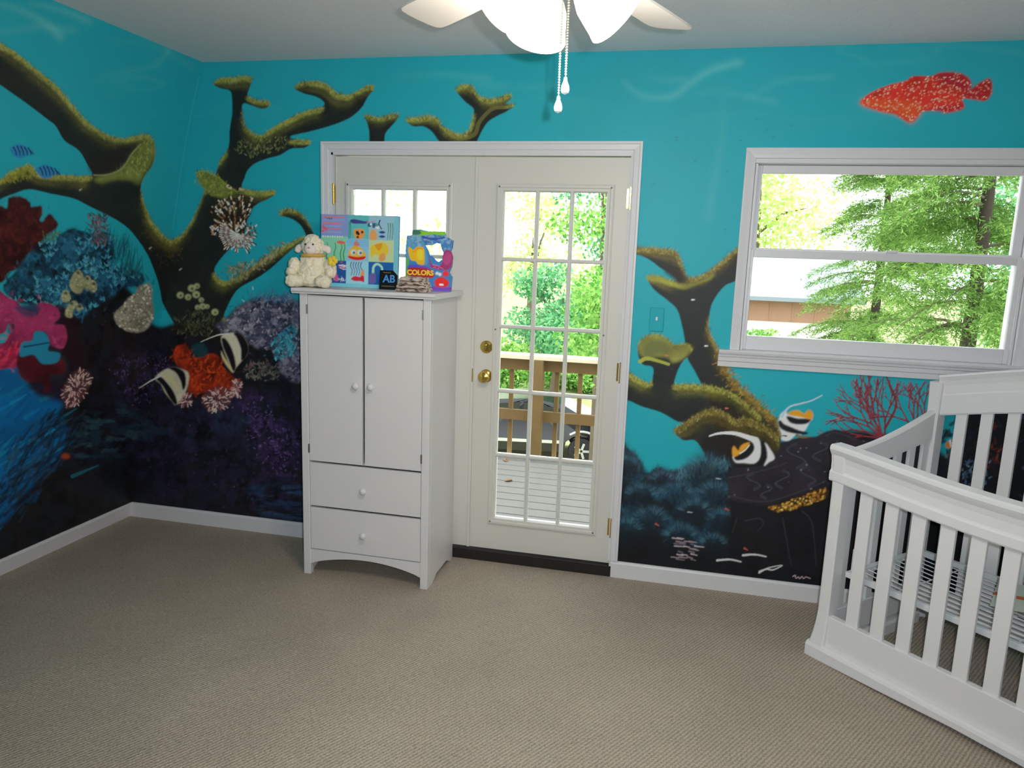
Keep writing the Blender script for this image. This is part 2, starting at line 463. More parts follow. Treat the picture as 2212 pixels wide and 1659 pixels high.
def paint_mural():
    p = Painter(-420, -260, 3380, 1720, 5)
    r = p.r
    yy = np.arange(p.h)[:, None] + p.y0
    xx = np.arange(p.w)[None, :] + p.x0
    p.NZ = p.noise(40, 4, seed=3)
    big = p.noise(260, 4, seed=9)
    # water
    top = np.asarray(srgb((30, 150, 164)), np.float32); mid = np.asarray(srgb((26, 152, 166)), np.float32)
    f = np.clip(yy / 700.0, 0, 1)[..., None].astype(np.float32)
    p.c[:] = top * (1 - f) + mid * f
    p.c *= (1 + 0.16 * (big - 0.5))[..., None]
    # caustic streaks near the surface
    wv = p.noise(150, 3, (2.2, 0.7), seed=21)
    rid = np.clip(1 - np.abs(wv - 0.5) * 26, 0, 1) * np.clip((300 - yy) / 260.0, 0, 1) * p.noise(200, 3, seed=5)
    p.blend(slice(None), slice(None), (0.42 * rid).astype(np.float32), srgb((120, 196, 190)))
    for pts, w, al in [([(1345, 175), (1380, 205), (1420, 212), (1460, 205), (1490, 180), (1540, 150), (1600, 135)], 12, .35), ([(1400, 165), (1440, 175), (1480, 172)], 6, .25),
                       ([(1500, 205), (1560, 200), (1620, 212), (1680, 224)], 6, .28), ([(1610, 215), (1650, 190), (1700, 172), (1800, 165)], 6, .22), ([(1560, 215), (1560, 300), (1545, 380), (1530, 470)], 16, .10),
                       ([(1900, 100), (2000, 108), (2080, 100), (2212, 118)], 5, .2), ([(850, 165), (950, 160), (1060, 168)], 6, .25), ([(1010, 180), (1110, 190), (1200, 186)], 5, .2),
                       ([(0, 10), (60, 30), (110, 60), (130, 80)], 16, .3), ([(60, 5), (130, 20), (190, 45)], 12, .25), ([(-80, 60), (0, 70), (80, 60), (160, 68)], 8, .25), ([(240, 90), (330, 100), (420, 150)], 8, .12)]:
        for k in range(4):
            o = (r.rand(2) - 0.5) * 9
            p.path([(x + o[0], y + o[1]) for x, y in pts], w * 0.3, w * (0.5 + r.rand()), (120, 192, 188), al * 0.36, soft=5)
    for x, y in r.rand(26, 2) * (480, 420) + (1395, 170):
        p.stroke(x, y, x + 4, y - 1, 3, 2, (24, 106, 122), 0.6)
    p.path([(430, 165), (410, 260), (392, 364), (373, 494)], 2, 2, (70, 170, 178), 0.6)

    # ---------------- reef mass, left wall and left of the wardrobe
    dark = (18, 17, 20)
    reef = [(-420, 1180), (-120, 1180), (0, 1110), (60, 1010), (120, 930), (100, 870), (150, 800), (120, 720), (160, 640), (205, 560), (250, 600), (300, 650), (335, 705), (378, 702), (480, 690), (520, 660), (580, 640), (650, 660), (760, 700), (900, 800), (1010, 860), (1060, 1000), (1200, 1300), (1200, 1460), (-420, 1460)]
    p.fill(reef, dark, 3, 1.0, tex=p.noise(60, 5, seed=13), tamt=0.9)
    p.cloud(reef, [(24, 28, 38), (12, 11, 14), (30, 26, 40), (20, 32, 40), (34, 29, 30)], 26, .42, .5, 6, 2)
    p.fur(reef, 1500, [(30, 32, 50), (46, 38, 64), (20, 20, 28), (34, 44, 58), (36, 32, 34)], (5, 14), (3.4, 1.2), (-70, 60), 0.35)
    pur = [(420, 870), (640, 850), (640, 1080), (560, 1110), (330, 1060), (250, 900)]
    p.cloud(pur, [(38, 32, 58), (48, 38, 70), (20, 22, 34), (28, 34, 52)], 22, .40, .5, 14, 3)
    p.fur(pur, 400, [(56, 44, 80), (70, 56, 92), (34, 36, 58), (28, 34, 52)], (3, 8), (2.4, 1.2), (-80, 70), 0.4)
    pur = [(520, 870), (560, 860), (640, 950), (640, 1030), (590, 1020), (540, 960)]
    p.cloud(pur, [(64, 44, 90), (44, 34, 64), (84, 60, 110)], 12, .33, .55, 14, 4)
    p.fur(pur, 170, [(100, 72, 130), (124, 92, 150), (70, 48, 100)], (2, 5), (2.6, 1.4), (-80, 90), 0.6)
    pur = [(260, 770), (370, 770), (380, 830), (300, 880), (250, 840)]
    p.cloud(pur, [(54, 42, 82), (40, 34, 62)], 12, .35, .55, 12, 5)
    p.fur(pur, 160, [(92, 70, 124), (64, 50, 96), (116, 92, 146)], (2, 5), (2.4, 1.2), (-80, 90), 0.5)
    p.cloud([(540, 1060), (645, 1050), (660, 1120), (560, 1105)], [(36, 58, 92), (52, 78, 112)], 20, .5, .7, 10, 6, (2, .6))
    p.cloud([(180, 900), (290, 880), (310, 950), (160, 1000)], [(36, 62, 80), (28, 46, 64), (56, 90, 102)], 18, .36, .45, 16, 7, (1.6, .7))
    p.cloud([(330, 900), (520, 880), (540, 940), (360, 960)], [(30, 52, 70), (40, 40, 66)], 20, .45, .6, 14, 8)
    p.dots(reef, 70, [(120, 116, 124), (150, 90, 70), (90, 90, 110)], (0.8, 1.6), 0.6)
    # deep blue water at the edge
    blue = [(-420, 760), (-100, 780), (0, 795), (40, 785), (55, 822), (100, 815), (130, 830), (138, 870), (125, 900), (146, 925), (120, 1000), (70, 1050), (25, 1105), (-30, 1150), (-420, 1340)]
    p.fill(blue, (8, 92, 146), 5, 1.0, tex=p.noise(70, 4, (2, .7), seed=31), tamt=0.5)
    p.fur(blue, 360, [(6, 118, 170), (16, 146, 180), (4, 70, 128), (10, 84, 150), (28, 160, 184)], (26, 70), (9, 2), (-38, 16), 0.35)
    p.fur([(0, 1010), (90, 900), (150, 900), (170, 950), (60, 1090), (0, 1130)], 260, [(22, 34, 46), (20, 24, 32), (40, 60, 74), (16, 60, 96)], (14, 40), (7, 2), (-45, 22), 0.6)
    p.ell(142, 986, 9, 6, (176, 66, 30), 0, 2, .9)

    # ---------------- corals on the left wall
    red = Zm(0, 400, 3.16, [(-300, 200), (-120, 110), (0, 140), (50, 160), (60, 90), (140, 80), (200, 110), (220, 150), (280, 140), (290, 190), (270, 250), (300, 240), (340, 195), (370, 230), (400, 280), (340, 330), (300, 370), (260, 430), (200, 470), (150, 560), (60, 600), (20, 660), (-100, 700), (-300, 700)])
    p.fill(red, (56, 16, 17), 1, 1, tex=p.NZ, tamt=1.2, ragged=2)
    p.cloud(red, [(84, 28, 24), (34, 10, 12)], 14, .4, .6, 3, 22)
    p.fur(red, 200, [(84, 28, 26), (40, 12, 14), (98, 38, 30)], (3, 6), (3, 2), (-90, 60), 0.4)
    p.fur(Zm(0, 400, 3.16, [(280, 340), (400, 300), (420, 380), (300, 420)]), 60, [(84, 104, 40), (60, 80, 36)], (4, 9), (3, 1), (-90, 60), 0.7)
    stag = Zm(0, 400, 3.16, [(30, 720), (40, 660), (140, 560), (200, 480), (280, 400), (380, 380), (420, 330), (500, 300), (620, 330), (700, 320), (760, 340), (780, 460), (760, 560), (860, 560), (980, 620), (960, 690), (860, 700), (760, 760), (640, 840), (560, 900), (440, 870), (300, 830), (120, 800)])
    p.fill(stag, (20, 44, 64), 1, 0.92, tex=p.NZ, tamt=0.9, ragged=3)
    p.cloud(stag, [(24, 66, 94), (46, 112, 138), (10, 20, 32), (34, 92, 120), (12, 16, 26)], 18, .38, .8, 4, 9)
    p.fur(stag, 330, [(24, 60, 88), (16, 36, 56), (38, 92, 120)], (6, 14), (5, 2), (-95, 50), 0.5)
    for _ in range(330):
        x, y = p.inside(stag, 1)[0]
        if p.NZ[int(y) + 260, int(x) + 420] < .47: continue
        p.tuft(x, y, 5, 10, [(66, 150, 172), (46, 126, 150), (96, 174, 188), (36, 104, 136)], (2.6, 1.6), -155, -30, 0.6)
    p.fur(Zm(0, 400, 3.16, [(590, 200), (720, 200), (740, 400), (660, 420), (620, 300)]), 110, [(92, 70, 82), (120, 96, 104), (54, 56, 70), (76, 60, 60)], (5, 10), (4, 2), (-90, 60), 0.8)
    p.fur(Zm(0, 400, 3.16, [(720, 340), (860, 400), (950, 560), (960, 660), (820, 620), (760, 500)]), 160, [(20, 84, 96), (30, 106, 112), (16, 56, 70)], (14, 34), (2.6, 1), (-80, 14), 0.55)
    p.fill([(20, 690), (110, 660), (165, 690), (180, 860), (110, 862), (60, 830)], (36, 18, 26), 5, .95)
    pink = Zm(0, 400, 3.16, [(-300, 700), (-60, 690), (0, 720), (60, 770), (110, 790), (170, 850), (240, 860), (260, 810), (340, 810), (400, 850), (410, 900), (370, 950), (440, 960), (460, 1050), (420, 1120), (340, 1080), (320, 1010), (240, 1000), (220, 1060), (150, 1090), (120, 1160), (130, 1240), (40, 1250), (0, 1260), (-300, 1290), (-300, 1000), (0, 1080), (60, 1030), (100, 960), (60, 950), (0, 1020), (-300, 980)])
    p.fill(pink, (146, 46, 88), 1, 1, tex=p.NZ, tamt=0.8)
    p.fur(pink, 150, [(168, 66, 112), (128, 30, 72), (170, 40, 70)], (6, 14), (7, 3), (-60, 90), 0.5)
    p.fur(Zm(0, 400, 3.16, [(-200, 1100), (100, 1080), (130, 1240), (0, 1260), (-200, 1290)]), 80, [(180, 30, 58), (190, 50, 84), (150, 24, 54)], (10, 22), (8, 3), (-30, 40), 0.6)
    p.fill(Zm(0, 400, 3.16, [(120, 1170), (240, 1170), (280, 1220), (400, 1180), (450, 1230), (430, 1290), (340, 1300), (350, 1390), (300, 1420), (290, 1350), (180, 1340), (130, 1290)]), (78, 20, 30), 2, .95, tex=p.NZ, tamt=.8)
    p.fill(Zm(0, 400, 3.16, [(150, 1080), (220, 1060), (240, 1000), (310, 1010), (340, 1080), (330, 1130), (410, 1150), (390, 1210), (290, 1220), (230, 1160), (140, 1170)]), (34, 128, 160), 1, 1)
    p.stroke(52, 749, 108, 740, 4, 3, (14, 60, 92), .9)
    p.fill(Zm(0, 400, 3.16, [(100, 830), (260, 820), (270, 880), (180, 900)]), (40, 56, 88), 3, .8)
    # pale sponges
    for pts in [[(480, 700), (490, 630), (530, 580), (560, 600), (580, 660), (560, 730), (520, 740)], [(565, 680), (580, 630), (610, 620), (625, 680), (600, 720)], [(610, 700), (620, 655), (650, 655), (665, 700), (640, 735)], [(420, 770), (430, 730), (460, 720), (485, 770), (460, 800), (430, 795)],
                [(445, 890), (460, 830), (500, 790), (530, 810), (500, 860), (490, 905)], [(520, 840), (550, 810), (565, 840), (540, 860)]]:
        q = Zm(0, 400, 3.16, pts)
        p.fill(q, (152, 150, 112), 1, 1, tex=p.NZ, tamt=.7)
        p.dots(q, 14, [(188, 184, 146), (104, 104, 76)], (1.2, 2.4), .6)
        c = np.mean(q, 0); p.ell(c[0] + 1, min(a[1] for a in q) + 6, 4, 3, (36, 40, 34), 20, 1, .9)
    cream = Zm(0, 400, 3.16, [(780, 880), (840, 820), (880, 770), (925, 740), (940, 700), (980, 680), (1020, 670), (1040, 720), (1040, 790), (1050, 880), (1030, 950), (980, 1000), (900, 1005), (820, 970), (785, 920)])
    p.fill(cream, (146, 140, 124), 1, 1, tex=p.NZ, tamt=.6, ragged=2)
    p.dots(cream, 230, [(196, 190, 176), (216, 210, 190), (104, 98, 86), (120, 118, 84), (176, 166, 150)], (1.3, 2.8), .8)

    # ---------------- the big branching coral that spans the corner
    z1 = lambda q: Zm(0, 0, 3.16, q)
    z2 = lambda q: Zm(0, 400, 3.16, q)
    z4 = lambda q: Zm(440, 100, 3.16, q)
    left_tree = z1([(-700, -260), (-300, 60), (0, 290), (100, 355), (250, 475), (400, 600), (480, 700), (600, 830), (720, 915), (830, 945), (910, 932), (1000, 918), (1046, 955), (1058, 1050), (1040, 1130), (990, 1200), (965, 1260), (970, 1330), (1010, 1450), (1060, 1540), (1130, 1620), (1170, 1640), (1240, 1600), (1300, 1525), (1350, 1425), (1385, 1340), (1400, 1300), (1470, 1195), (1500, 1100), (1560, 1010), (1570, 880), (1585, 780), (1585, 680), (1572, 622), (1500, 602), (1455, 572), (1500, 538), (1600, 530), (1680, 518), (1722, 540), (1702, 610), (1690, 650), (1740, 680), (1828, 690), (1846, 715), (1800, 745), (1720, 722), (1662, 705), (1655, 760), (1672, 850), (1720, 902), (1790, 928)]) \
        + z4([(440, 578), (540, 520), (680, 450), (800, 418), (828, 398), (810, 370), (760, 342), (680, 322), (618, 285), (660, 250), (760, 238), (840, 258), (900, 310), (980, 335), (1060, 300), (1140, 262), (1166, 288), (1120, 350), (1080, 420), (1000, 490), (880, 540), (740, 580), (600, 612), (590, 628), (660, 638), (725, 642), (732, 662), (690, 695), (600, 700), (520, 745), (430, 770), (350, 802), (300, 850), (280, 900), (262, 965), (330, 985), (410, 992), (480, 983), (492, 1008), (440, 1045), (385, 1068), (330, 1110), (300, 1180), (270, 1300), (180, 1380)]) \
        + z2([(1470, 560), (1480, 620), (1530, 655), (1600, 640), (1700, 570), (1800, 500), (1880, 450), (1960, 405), (2080, 345), (2070, 378), (1960, 470), (1850, 570), (1750, 640), (1640, 700), (1590, 760), (1550, 840), (1530, 900), (1560, 1000), (1200, 1010), (1190, 950), (1150, 880), (1110, 800), (1090, 700), (1060, 600), (1010, 480), (960, 400), (880, 300), (780, 230), (620, 150), (500, 92), (350, 60), (200, 30), (100, 60), (0, 100), (-300, 260), (-700, 520)]) \
        + z1([(-700, 1500), (-300, 1350), (0, 1230), (60, 1180), (200, 1128), (245, 1170), (350, 1190), (500, 1200), (630, 1196), (600, 1130), (540, 1030), (440, 960), (380, 860), (330, 820), (200, 720), (100, 650), (0, 580), (-300, 380), (-700, 120)])
    p.coral(left_tree, (-5, 20))
    # pale folded lip at the fork, and the ledge under it
    p.fill(z1([(770, 1180), (850, 1130), (880, 1060), (940, 1010), (1000, 950), (1045, 965), (1055, 1050), (1030, 1130), (980, 1200), (955, 1260), (880, 1230), (800, 1225), (700, 1250), (640, 1230), (690, 1200)]), (112, 118, 54), 4, .9, tex=p.NZ, tamt=.9)
    p.fur(z1([(770, 1180), (880, 1070), (1000, 950), (1050, 1000), (990, 1200), (870, 1200)]), 240, [(150, 158, 80), (120, 126, 54), (92, 98, 44)], (3, 7), (2.6, 1), (-90, 70), .6)
    p.fill(z1([(640, 1190), (610, 1140), (700, 1060), (800, 1010), (930, 985), (900, 1050), (850, 1130), (770, 1180), (700, 1195)]), (34, 28, 22), 4, .9)
    p.path(z1([(640, 1195), (720, 1195), (800, 1170), (850, 1130), (900, 1050), (960, 985)]), 3, 3, (150, 152, 104), .7)
    p.fur(z1([(0, 1230), (200, 1128), (245, 1170), (230, 1215), (60, 1250)]), 150, [(140, 136, 40), (112, 116, 40)], (3, 8), (3, 1), (-90, 60), .6)
    # leaf-shaped lobe on the trunk and the side lobe
    lobe = z1([(1340, 1180), (1390, 1168), (1450, 1190), (1500, 1220), (1560, 1270), (1620, 1310), (1660, 1350), (1600, 1380), (1520, 1360), (1440, 1330), (1390, 1290), (1355, 1240)])
    p.fill(lobe, (104, 110, 48), 2, 1, tex=p.NZ, tamt=.8)
    p.fur(lobe, 220, [(132, 142, 62), (84, 92, 40), (150, 150, 60)], (3, 8), (2.6, 1), (-60, 70), .6)
    p.path(lobe[:6], 2.4, 2.4, (150, 154, 66), .7)
    p.fur(z4([(240, 650), (540, 620), (600, 640), (560, 700), (300, 760), (240, 720)]), 200, [(132, 136, 84), (96, 100, 52), (60, 60, 34)], (3, 8), (2.6, 1), (-90, 60), .65)
    p.fur(z2([(1550, 640), (1560, 570), (1620, 540), (1720, 540), (1800, 500), (1870, 420), (1960, 410), (1850, 520), (1720, 610), (1620, 660)]), 260, [(136, 128, 92), (104, 104, 62), (160, 146, 116), (80, 82, 50)], (4, 10), (3, 1.2), (-100, 70), .75)
    p.fur(z2([(960, 300), (1100, 350), (1200, 370), (1250, 500), (1100, 560), (1010, 420)]), 130, [(84, 70, 28), (66, 58, 26), (104, 78, 30)], (3, 8), (2.4, 1), (-90, 80), .4)
    horn = z1([(1900, 1468), (1950, 1428), (2040, 1450), (2110, 1530), (2150, 1610), (2170, 1680)]) + z2([(2160, 420), (2110, 380), (2060, 285), (2000, 235), (1925, 212)])
    p.coral(horn, (4, 12))
    p.coral(z4([(1098, 480), (1130, 472), (1200, 490), (1270, 470), (1325, 462), (1322, 500), (1280, 550), (1240, 600), (1225, 670), (1140, 670), (1130, 580), (1115, 520)]), (0, 12), tip=(134, 140, 66))
    p.coral(z4([(1385, 512), (1400, 490), (1480, 488), (1540, 478), (1600, 498), (1625, 540), (1680, 580), (1740, 602), (1800, 592), (1825, 540), (1840, 480), (1845, 430), (1800, 392), (1760, 352), (1722, 298), (1760, 268), (1830, 272), (1862, 320), (1900, 350), (1960, 362), (2040, 345), (2090, 328), (2106, 350), (2070, 385), (2020, 402), (2122, 398), (2080, 440), (2000, 480), (1940, 520), (1900, 580), (1870, 640), (1840, 670), (1640, 670), (1560, 585), (1500, 548), (1430, 548)]), (2, 14), moss=(106, 100, 42), tip=(150, 158, 70))
    p.path(z4([(2090, 415), (1990, 420), (1940, 450), (1880, 520), (1850, 600), (1760, 630), (1690, 610)]), 8, 9, (118, 112, 52), .55)

    # ---------------- lionfish
    lc = (512, 506)
    up = z2([(1425, 190), (1470, 110), (1560, 80), (1640, 60), (1740, 95), (1720, 170), (1680, 250), (1600, 300), (1540, 300), (1460, 240)])
    p.fill(up, (44, 32, 22), 4, .7)
    for x, y in sorted(p.inside(up, 210), key=lambda q: q[1]):
        a = math.atan2(lc[1] - y, lc[0] - x) + (r.rand() - .5) * .5; l = 3 + 5 * r.rand()
        p.stroke(x, y, x + l * math.cos(a), y + l * math.sin(a), 3.4, 2.2, [(222, 212, 192), (200, 184, 160), (40, 28, 20), (150, 108, 70), (30, 22, 18)][r.randint(5)], .9)
    side = z2([(1430, 280), (1500, 260), (1570, 290), (1660, 260), (1745, 270), (1750, 330), (1690, 380), (1600, 350), (1450, 340)])
    for x, y in p.inside(side, 130):
        a = r.rand() * 6.3; p.stroke(x, y, x + 4 * math.cos(a), y + 4 * math.sin(a), 3.2, 2.2, [(226, 218, 208), (170, 112, 66), (52, 40, 40), (206, 194, 180), (84, 50, 30)][r.randint(5)], .9)
    for i in range(30):
        a = math.radians(8 + 205 * i / 29); l = 36 + 12 * r.rand() - (8 if 60 < 8 + 205 * i / 29 < 120 else 0)
        if i % 3 != 2: p.stroke(lc[0] + 4 * math.cos(a), lc[1] + 4 * math.sin(a), lc[0] + l * math.cos(a), lc[1] + l * math.sin(a), 1.5, 4.6, [(92, 52, 24), (40, 28, 22)][i % 2], .85)
        p.stroke(*lc, lc[0] + l * .97 * math.cos(a + .05), lc[1] + l * .97 * math.sin(a + .05), 1.2, 2.2, (236, 230, 220), .95)
        for t in (.45, .7): p.stroke(lc[0] + l * t * math.cos(a + .05), lc[1] + l * t * math.sin(a + .05), lc[0] + l * (t + .08) * math.cos(a + .05), lc[1] + l * (t + .08) * math.sin(a + .05), 2, 2, (120, 70, 34), .8)
    p.stroke(492, 402, 498, 406, 7, 6, (200, 180, 150), 1); p.stroke(494, 403, 496, 403, 3, 3, (60, 30, 20), 1)
    p.stroke(518, 408, 524, 410, 5, 4, (190, 160, 130), 1)

    # ---------------- green polyps on the trunk, grey bush coral
    for x, y, q in [(1232, 752, 24), (1285, 765, 22), (1310, 705, 26), (1345, 690, 20), (1340, 748, 26), (1375, 785, 18), (1350, 835, 18), (1385, 828, 22), (1415, 830, 16), (1468, 868, 24)]:
        cx, cy = x / 3.16, 400 + y / 3.16
        p.ell(cx, cy, q / 3.16, q / 3.4, (168, 170, 124), 0, 1, .95); p.ell(cx + 1, cy + 1, q / 8, q / 9, (40, 42, 30), 0, 1, .9)
    p.fur(z2([(1200, 880), (1400, 860), (1480, 940), (1420, 1040), (1220, 1020)]), 160, [(70, 74, 48), (50, 54, 36), (92, 96, 70)], (4, 9), (3, 1.2), (-90, 70), .6)
    bush = z2([(1470, 960), (1540, 920), (1590, 870), (1660, 820), (1760, 780), (1860, 780), (1960, 760), (2060, 800), (2200, 900), (2200, 1300), (1960, 1320), (1900, 1180), (1850, 1120), (1740, 1100), (1640, 1010), (1540, 1010)])
    p.fill(bush, (66, 68, 90), 2, .75, tex=p.NZ, tamt=1, ragged=5)
    p.cloud(bush, [(110, 108, 130), (40, 42, 56), (150, 144, 158), (70, 72, 92)], 12, .42, .75, 4, 11)
    p.fur(bush, 520, [(120, 118, 140), (152, 146, 160), (84, 82, 104), (50, 52, 66), (186, 178, 188), (98, 104, 112)], (2, 6), (3, 1.6), (-80, 90), .6)
    p.fur(z2([(1690, 760), (1860, 720), (2000, 750), (1990, 800), (1750, 800)]), 70, [(64, 116, 150), (90, 130, 160)], (6, 14), (3, 1), (-90, 60), .6)
    p.fur(z2([(1850, 1080), (1960, 980), (2010, 960), (2010, 1160), (1880, 1200)]), 190, [(30, 136, 156), (60, 160, 176), (16, 92, 116), (90, 176, 186)], (4, 10), (3.4, 1.4), (-80, 80), .8)
    p.fur(z2([(1630, 1250), (1750, 1200), (1920, 1240), (1900, 1330), (1700, 1330)]), 160, [(92, 96, 88), (60, 64, 60), (128, 128, 112), (110, 80, 80)], (3, 8), (3, 1.2), (-80, 90), .65)
    # orange sponge
    orange = z2([(1185, 1160), (1210, 1100), (1270, 1095), (1300, 1140), (1310, 1180), (1380, 1170), (1450, 1150), (1500, 1180), (1520, 1240), (1570, 1290), (1610, 1330), (1610, 1400), (1550, 1440), (1470, 1400), (1400, 1420), (1290, 1420), (1280, 1340), (1270, 1270), (1210, 1230)])
    p.fill(orange, (172, 52, 22), 1, 1, tex=p.NZ, tamt=1.3)
    p.fur(orange, 200, [(196, 72, 30), (140, 36, 16), (180, 58, 24), (90, 24, 14)], (4, 12), (5, 2), (-60, 80), .55)
    p.fill(z2([(1310, 1100), (1380, 1080), (1420, 1130), (1400, 1170), (1330, 1170)]), (24, 62, 68), 2, .9)
    # pink anemones
    for q, n in [([(135, 850), (150, 815), (175, 798), (196, 812), (188, 845), (165, 875), (145, 880)], 130), ([(436, 868), (450, 845), (480, 838), (500, 850), (490, 880), (460, 890)], 110), ([(498, 850), (505, 822), (520, 826), (518, 856)], 45), ([(385, 868), (398, 850), (412, 852), (410, 872), (395, 878)], 45)]:
        p.fill(q, (104, 66, 70), 3, .6)
        for x, y in p.inside(q, n):
            c0 = np.mean(q, 0); a = math.atan2(y - c0[1], x - c0[0]) + (r.rand() - .5) * 1.2
            p.stroke(x, y, x + 6 * math.cos(a), y + 6 * math.sin(a), 2.4, 2, [(214, 166, 158), (238, 210, 202), (180, 120, 124), (96, 60, 70), (224, 186, 176)][r.randint(5)], .8)
    # ---------------- black and white banner fish beside the wardrobe
    def banner_a(body, bands, tail, fin):
        p.fill(body, (206, 200, 176), 1, 1, tex=p.NZ, tamt=.3)
        for q in bands: p.fill(q, (22, 18, 22), 1, 1)
        p.fill(tail, (206, 198, 140), 1, .9)
        p.path(fin, 3.5, 1.2, (216, 216, 206), .95)
    banner_a(z2([(1060, 1320), (1110, 1270), (1180, 1245), (1250, 1260), (1290, 1290), (1280, 1380), (1250, 1440), (1200, 1500), (1180, 1480), (1130, 1420), (1100, 1360)]),
             [z2([(1150, 1250), (1200, 1243), (1260, 1280), (1270, 1360), (1250, 1400), (1235, 1340), (1200, 1280)]), z2([(1065, 1322), (1100, 1310), (1150, 1360), (1190, 1420), (1210, 1480), (1195, 1500), (1150, 1440), (1110, 1370)])],
             z2([(1110, 1290), (1160, 1300), (1210, 1370), (1215, 1400), (1150, 1330)]), z2([(1100, 1300), (1030, 1335), (990, 1360), (950, 1385)]))
    banner_a(z2([(1510, 1040), (1560, 1015), (1600, 1008), (1650, 1030), (1690, 1080), (1690, 1150), (1660, 1190), (1610, 1250), (1590, 1280), (1560, 1210), (1530, 1130)]),
             [z2([(1595, 1010), (1640, 1015), (1690, 1075), (1695, 1150), (1650, 1200), (1645, 1120), (1620, 1050)]), z2([(1515, 1050), (1540, 1050), (1580, 1110), (1605, 1190), (1610, 1250), (1590, 1270), (1560, 1190), (1525, 1110)])],
             z2([(1510, 1130), (1530, 1170), (1570, 1230), (1590, 1280), (1545, 1230), (1515, 1170)]), z2([(1560, 1015), (1500, 1020), (1440, 1040), (1370, 1070)]))
    # two small striped blue fish
    for cx, cy in [(46, 327), (103, 371)]:
        p.fill([(cx - 24, cy - 4), (cx - 8, cy - 15), (cx + 10, cy - 10), (cx + 20, cy), (cx + 26, cy - 6), (cx + 25, cy + 8), (cx + 18, cy + 6), (cx + 4, cy + 14), (cx - 12, cy + 13)], (42, 118, 172), 1, 1)
        for k in range(5):
            x = cx - 15 + k * 8; p.path([(x - 2, cy - 12 + abs(k - 1.5) * 2), (x + 3, cy), (x + 4, cy + 8)], 3, 2, (22, 36, 62), .95)
        p.path([(cx + 18, cy - 2), (cx + 27, cy + 6)], 2.5, 2, (22, 36, 62), .9)
    for x, y in [(172, 411), (388, 583), (323, 537)]: p.stroke(x, y, x + 4, y - 3, 3, 2, (190, 180, 170), .8)

    # ================= right of the door
    q1 = lambda q: Zm(1340, 480, 3.16, q)
    q2 = lambda q: Zm(1320, 800, 3.317, q)
    q5 = lambda q: Zm(1520, 800, 6.38, q)
    ground = [(1150, 960), (1352, 975), (1372, 1000), (1405, 1030), (1465, 1015), (1500, 1005), (1560, 990), (1640, 960), (1760, 950), (1850, 930), (2000, 960), (2056, 985), (2082, 905), (2112, 850), (2300, 820), (2600, 850), (2960, 900), (2960, 1460), (1150, 1460)]
    p.fill(ground, (17, 18, 23), 4, 1, tex=p.noise(50, 5, seed=41), tamt=.8)
    # fan coral
    def fan(x, y, a, l, w, d):
        if d == 0 or l < 4: return
        b = a + (r.rand() - .5) * .35
        x1, y1 = x + l * math.cos(b), y + l * math.sin(b)
        p.stroke(x, y, x1, y1, w, w * .8, (96, 30, 42) if r.rand() < .6 else (58, 32, 54), .95)
        p.stroke(x - 1, y - 1, x1 - 1, y1 - 1, w * .35, w * .3, (196, 64, 62), .7)
        for sg in ((-1, 1) if r.rand() < .8 else (r.choice([-1, 1]),)):
            fan(x1, y1, b + sg * (.16 + .26 * r.rand()), l * (.66 + .2 * r.rand()), w * .8, d - 1)
    for a in np.linspace(-168, -92, 8): fan(1905 + r.rand() * 6, 948, math.radians(a), 38 + 8 * r.rand(), 5, 5)
    for a in np.linspace(-122, -50, 6): fan(1985, 938, math.radians(a), 34 + 8 * r.rand(), 5, 5)
    p.path([(1912, 925), (1935, 880), (1930, 850), (1915, 815)], 6, 4, (120, 34, 40), .95)
    # trunk and upper branches
    p.coral(q1([(40, 160), (120, 172), (250, 180), (380, 200), (418, 270), (448, 360), (475, 382), (530, 372), (600, 340), (700, 262), (790, 185), (900, 100), (950, 130), (900, 300), (790, 400), (720, 432), (660, 500), (620, 580), (605, 680), (612, 760), (650, 830), (690, 930), (720, 1000), (780, 1090), (880, 1180), (980, 1270), (1060, 1340), (1092, 1420), (1095, 1500), (1040, 1640), (900, 1660), (700, 1600), (640, 1300), (560, 1120), (510, 1020), (455, 920), (440, 800), (420, 700), (390, 600), (330, 540), (240, 470), (192, 405), (188, 372), (260, 368), (330, 398), (395, 400), (340, 350), (280, 318), (200, 258), (120, 225), (30, 230)]), (-4, 16), moss=(96, 80, 32), tip=(146, 130, 56))
    p.fill(q1([(180, 372), (260, 368), (330, 398), (400, 420), (470, 420), (560, 400), (640, 350), (620, 390), (520, 430), (440, 460), (360, 440), (300, 420), (200, 400)]), (130, 132, 46), 2, .8, tex=p.NZ, tamt=.8)
    p.fill(q1([(300, 330), (400, 300), (440, 360), (470, 400), (400, 410), (350, 380)]), (38, 28, 22), 3, .9)
    p.fur(q1([(640, 830), (720, 1000), (880, 1180), (1060, 1340), (1040, 1370), (860, 1230), (700, 1060)]), 260, [(150, 104, 30), (128, 112, 36), (104, 74, 26)], (4, 9), (3.4, 1.2), (-40, 60), .6)
    # side branch with bulb
    p.coral(q1([(-60, 1000), (60, 1030), (110, 1060), (200, 1102), (222, 1060), (222, 990), (150, 970), (120, 880), (150, 800), (240, 768), (320, 800), (370, 840), (440, 833), (492, 860), (482, 900), (430, 950), (400, 1000), (378, 1060), (372, 1108), (450, 1108), (560, 1115), (700, 1140), (800, 1190), (880, 1260), (960, 1360), (700, 1420), (560, 1330), (420, 1370), (280, 1300), (150, 1260), (60, 1220), (-60, 1180)]), (-3, 18), moss=(92, 88, 32), tip=(152, 154, 58))
    p.fill(q1([(125, 880), (150, 805), (240, 772), (320, 802), (370, 842), (440, 836), (485, 862), (440, 930), (360, 960), (330, 930), (250, 920), (170, 930)]), (124, 124, 56), 3, .95, tex=p.NZ, tamt=.7)
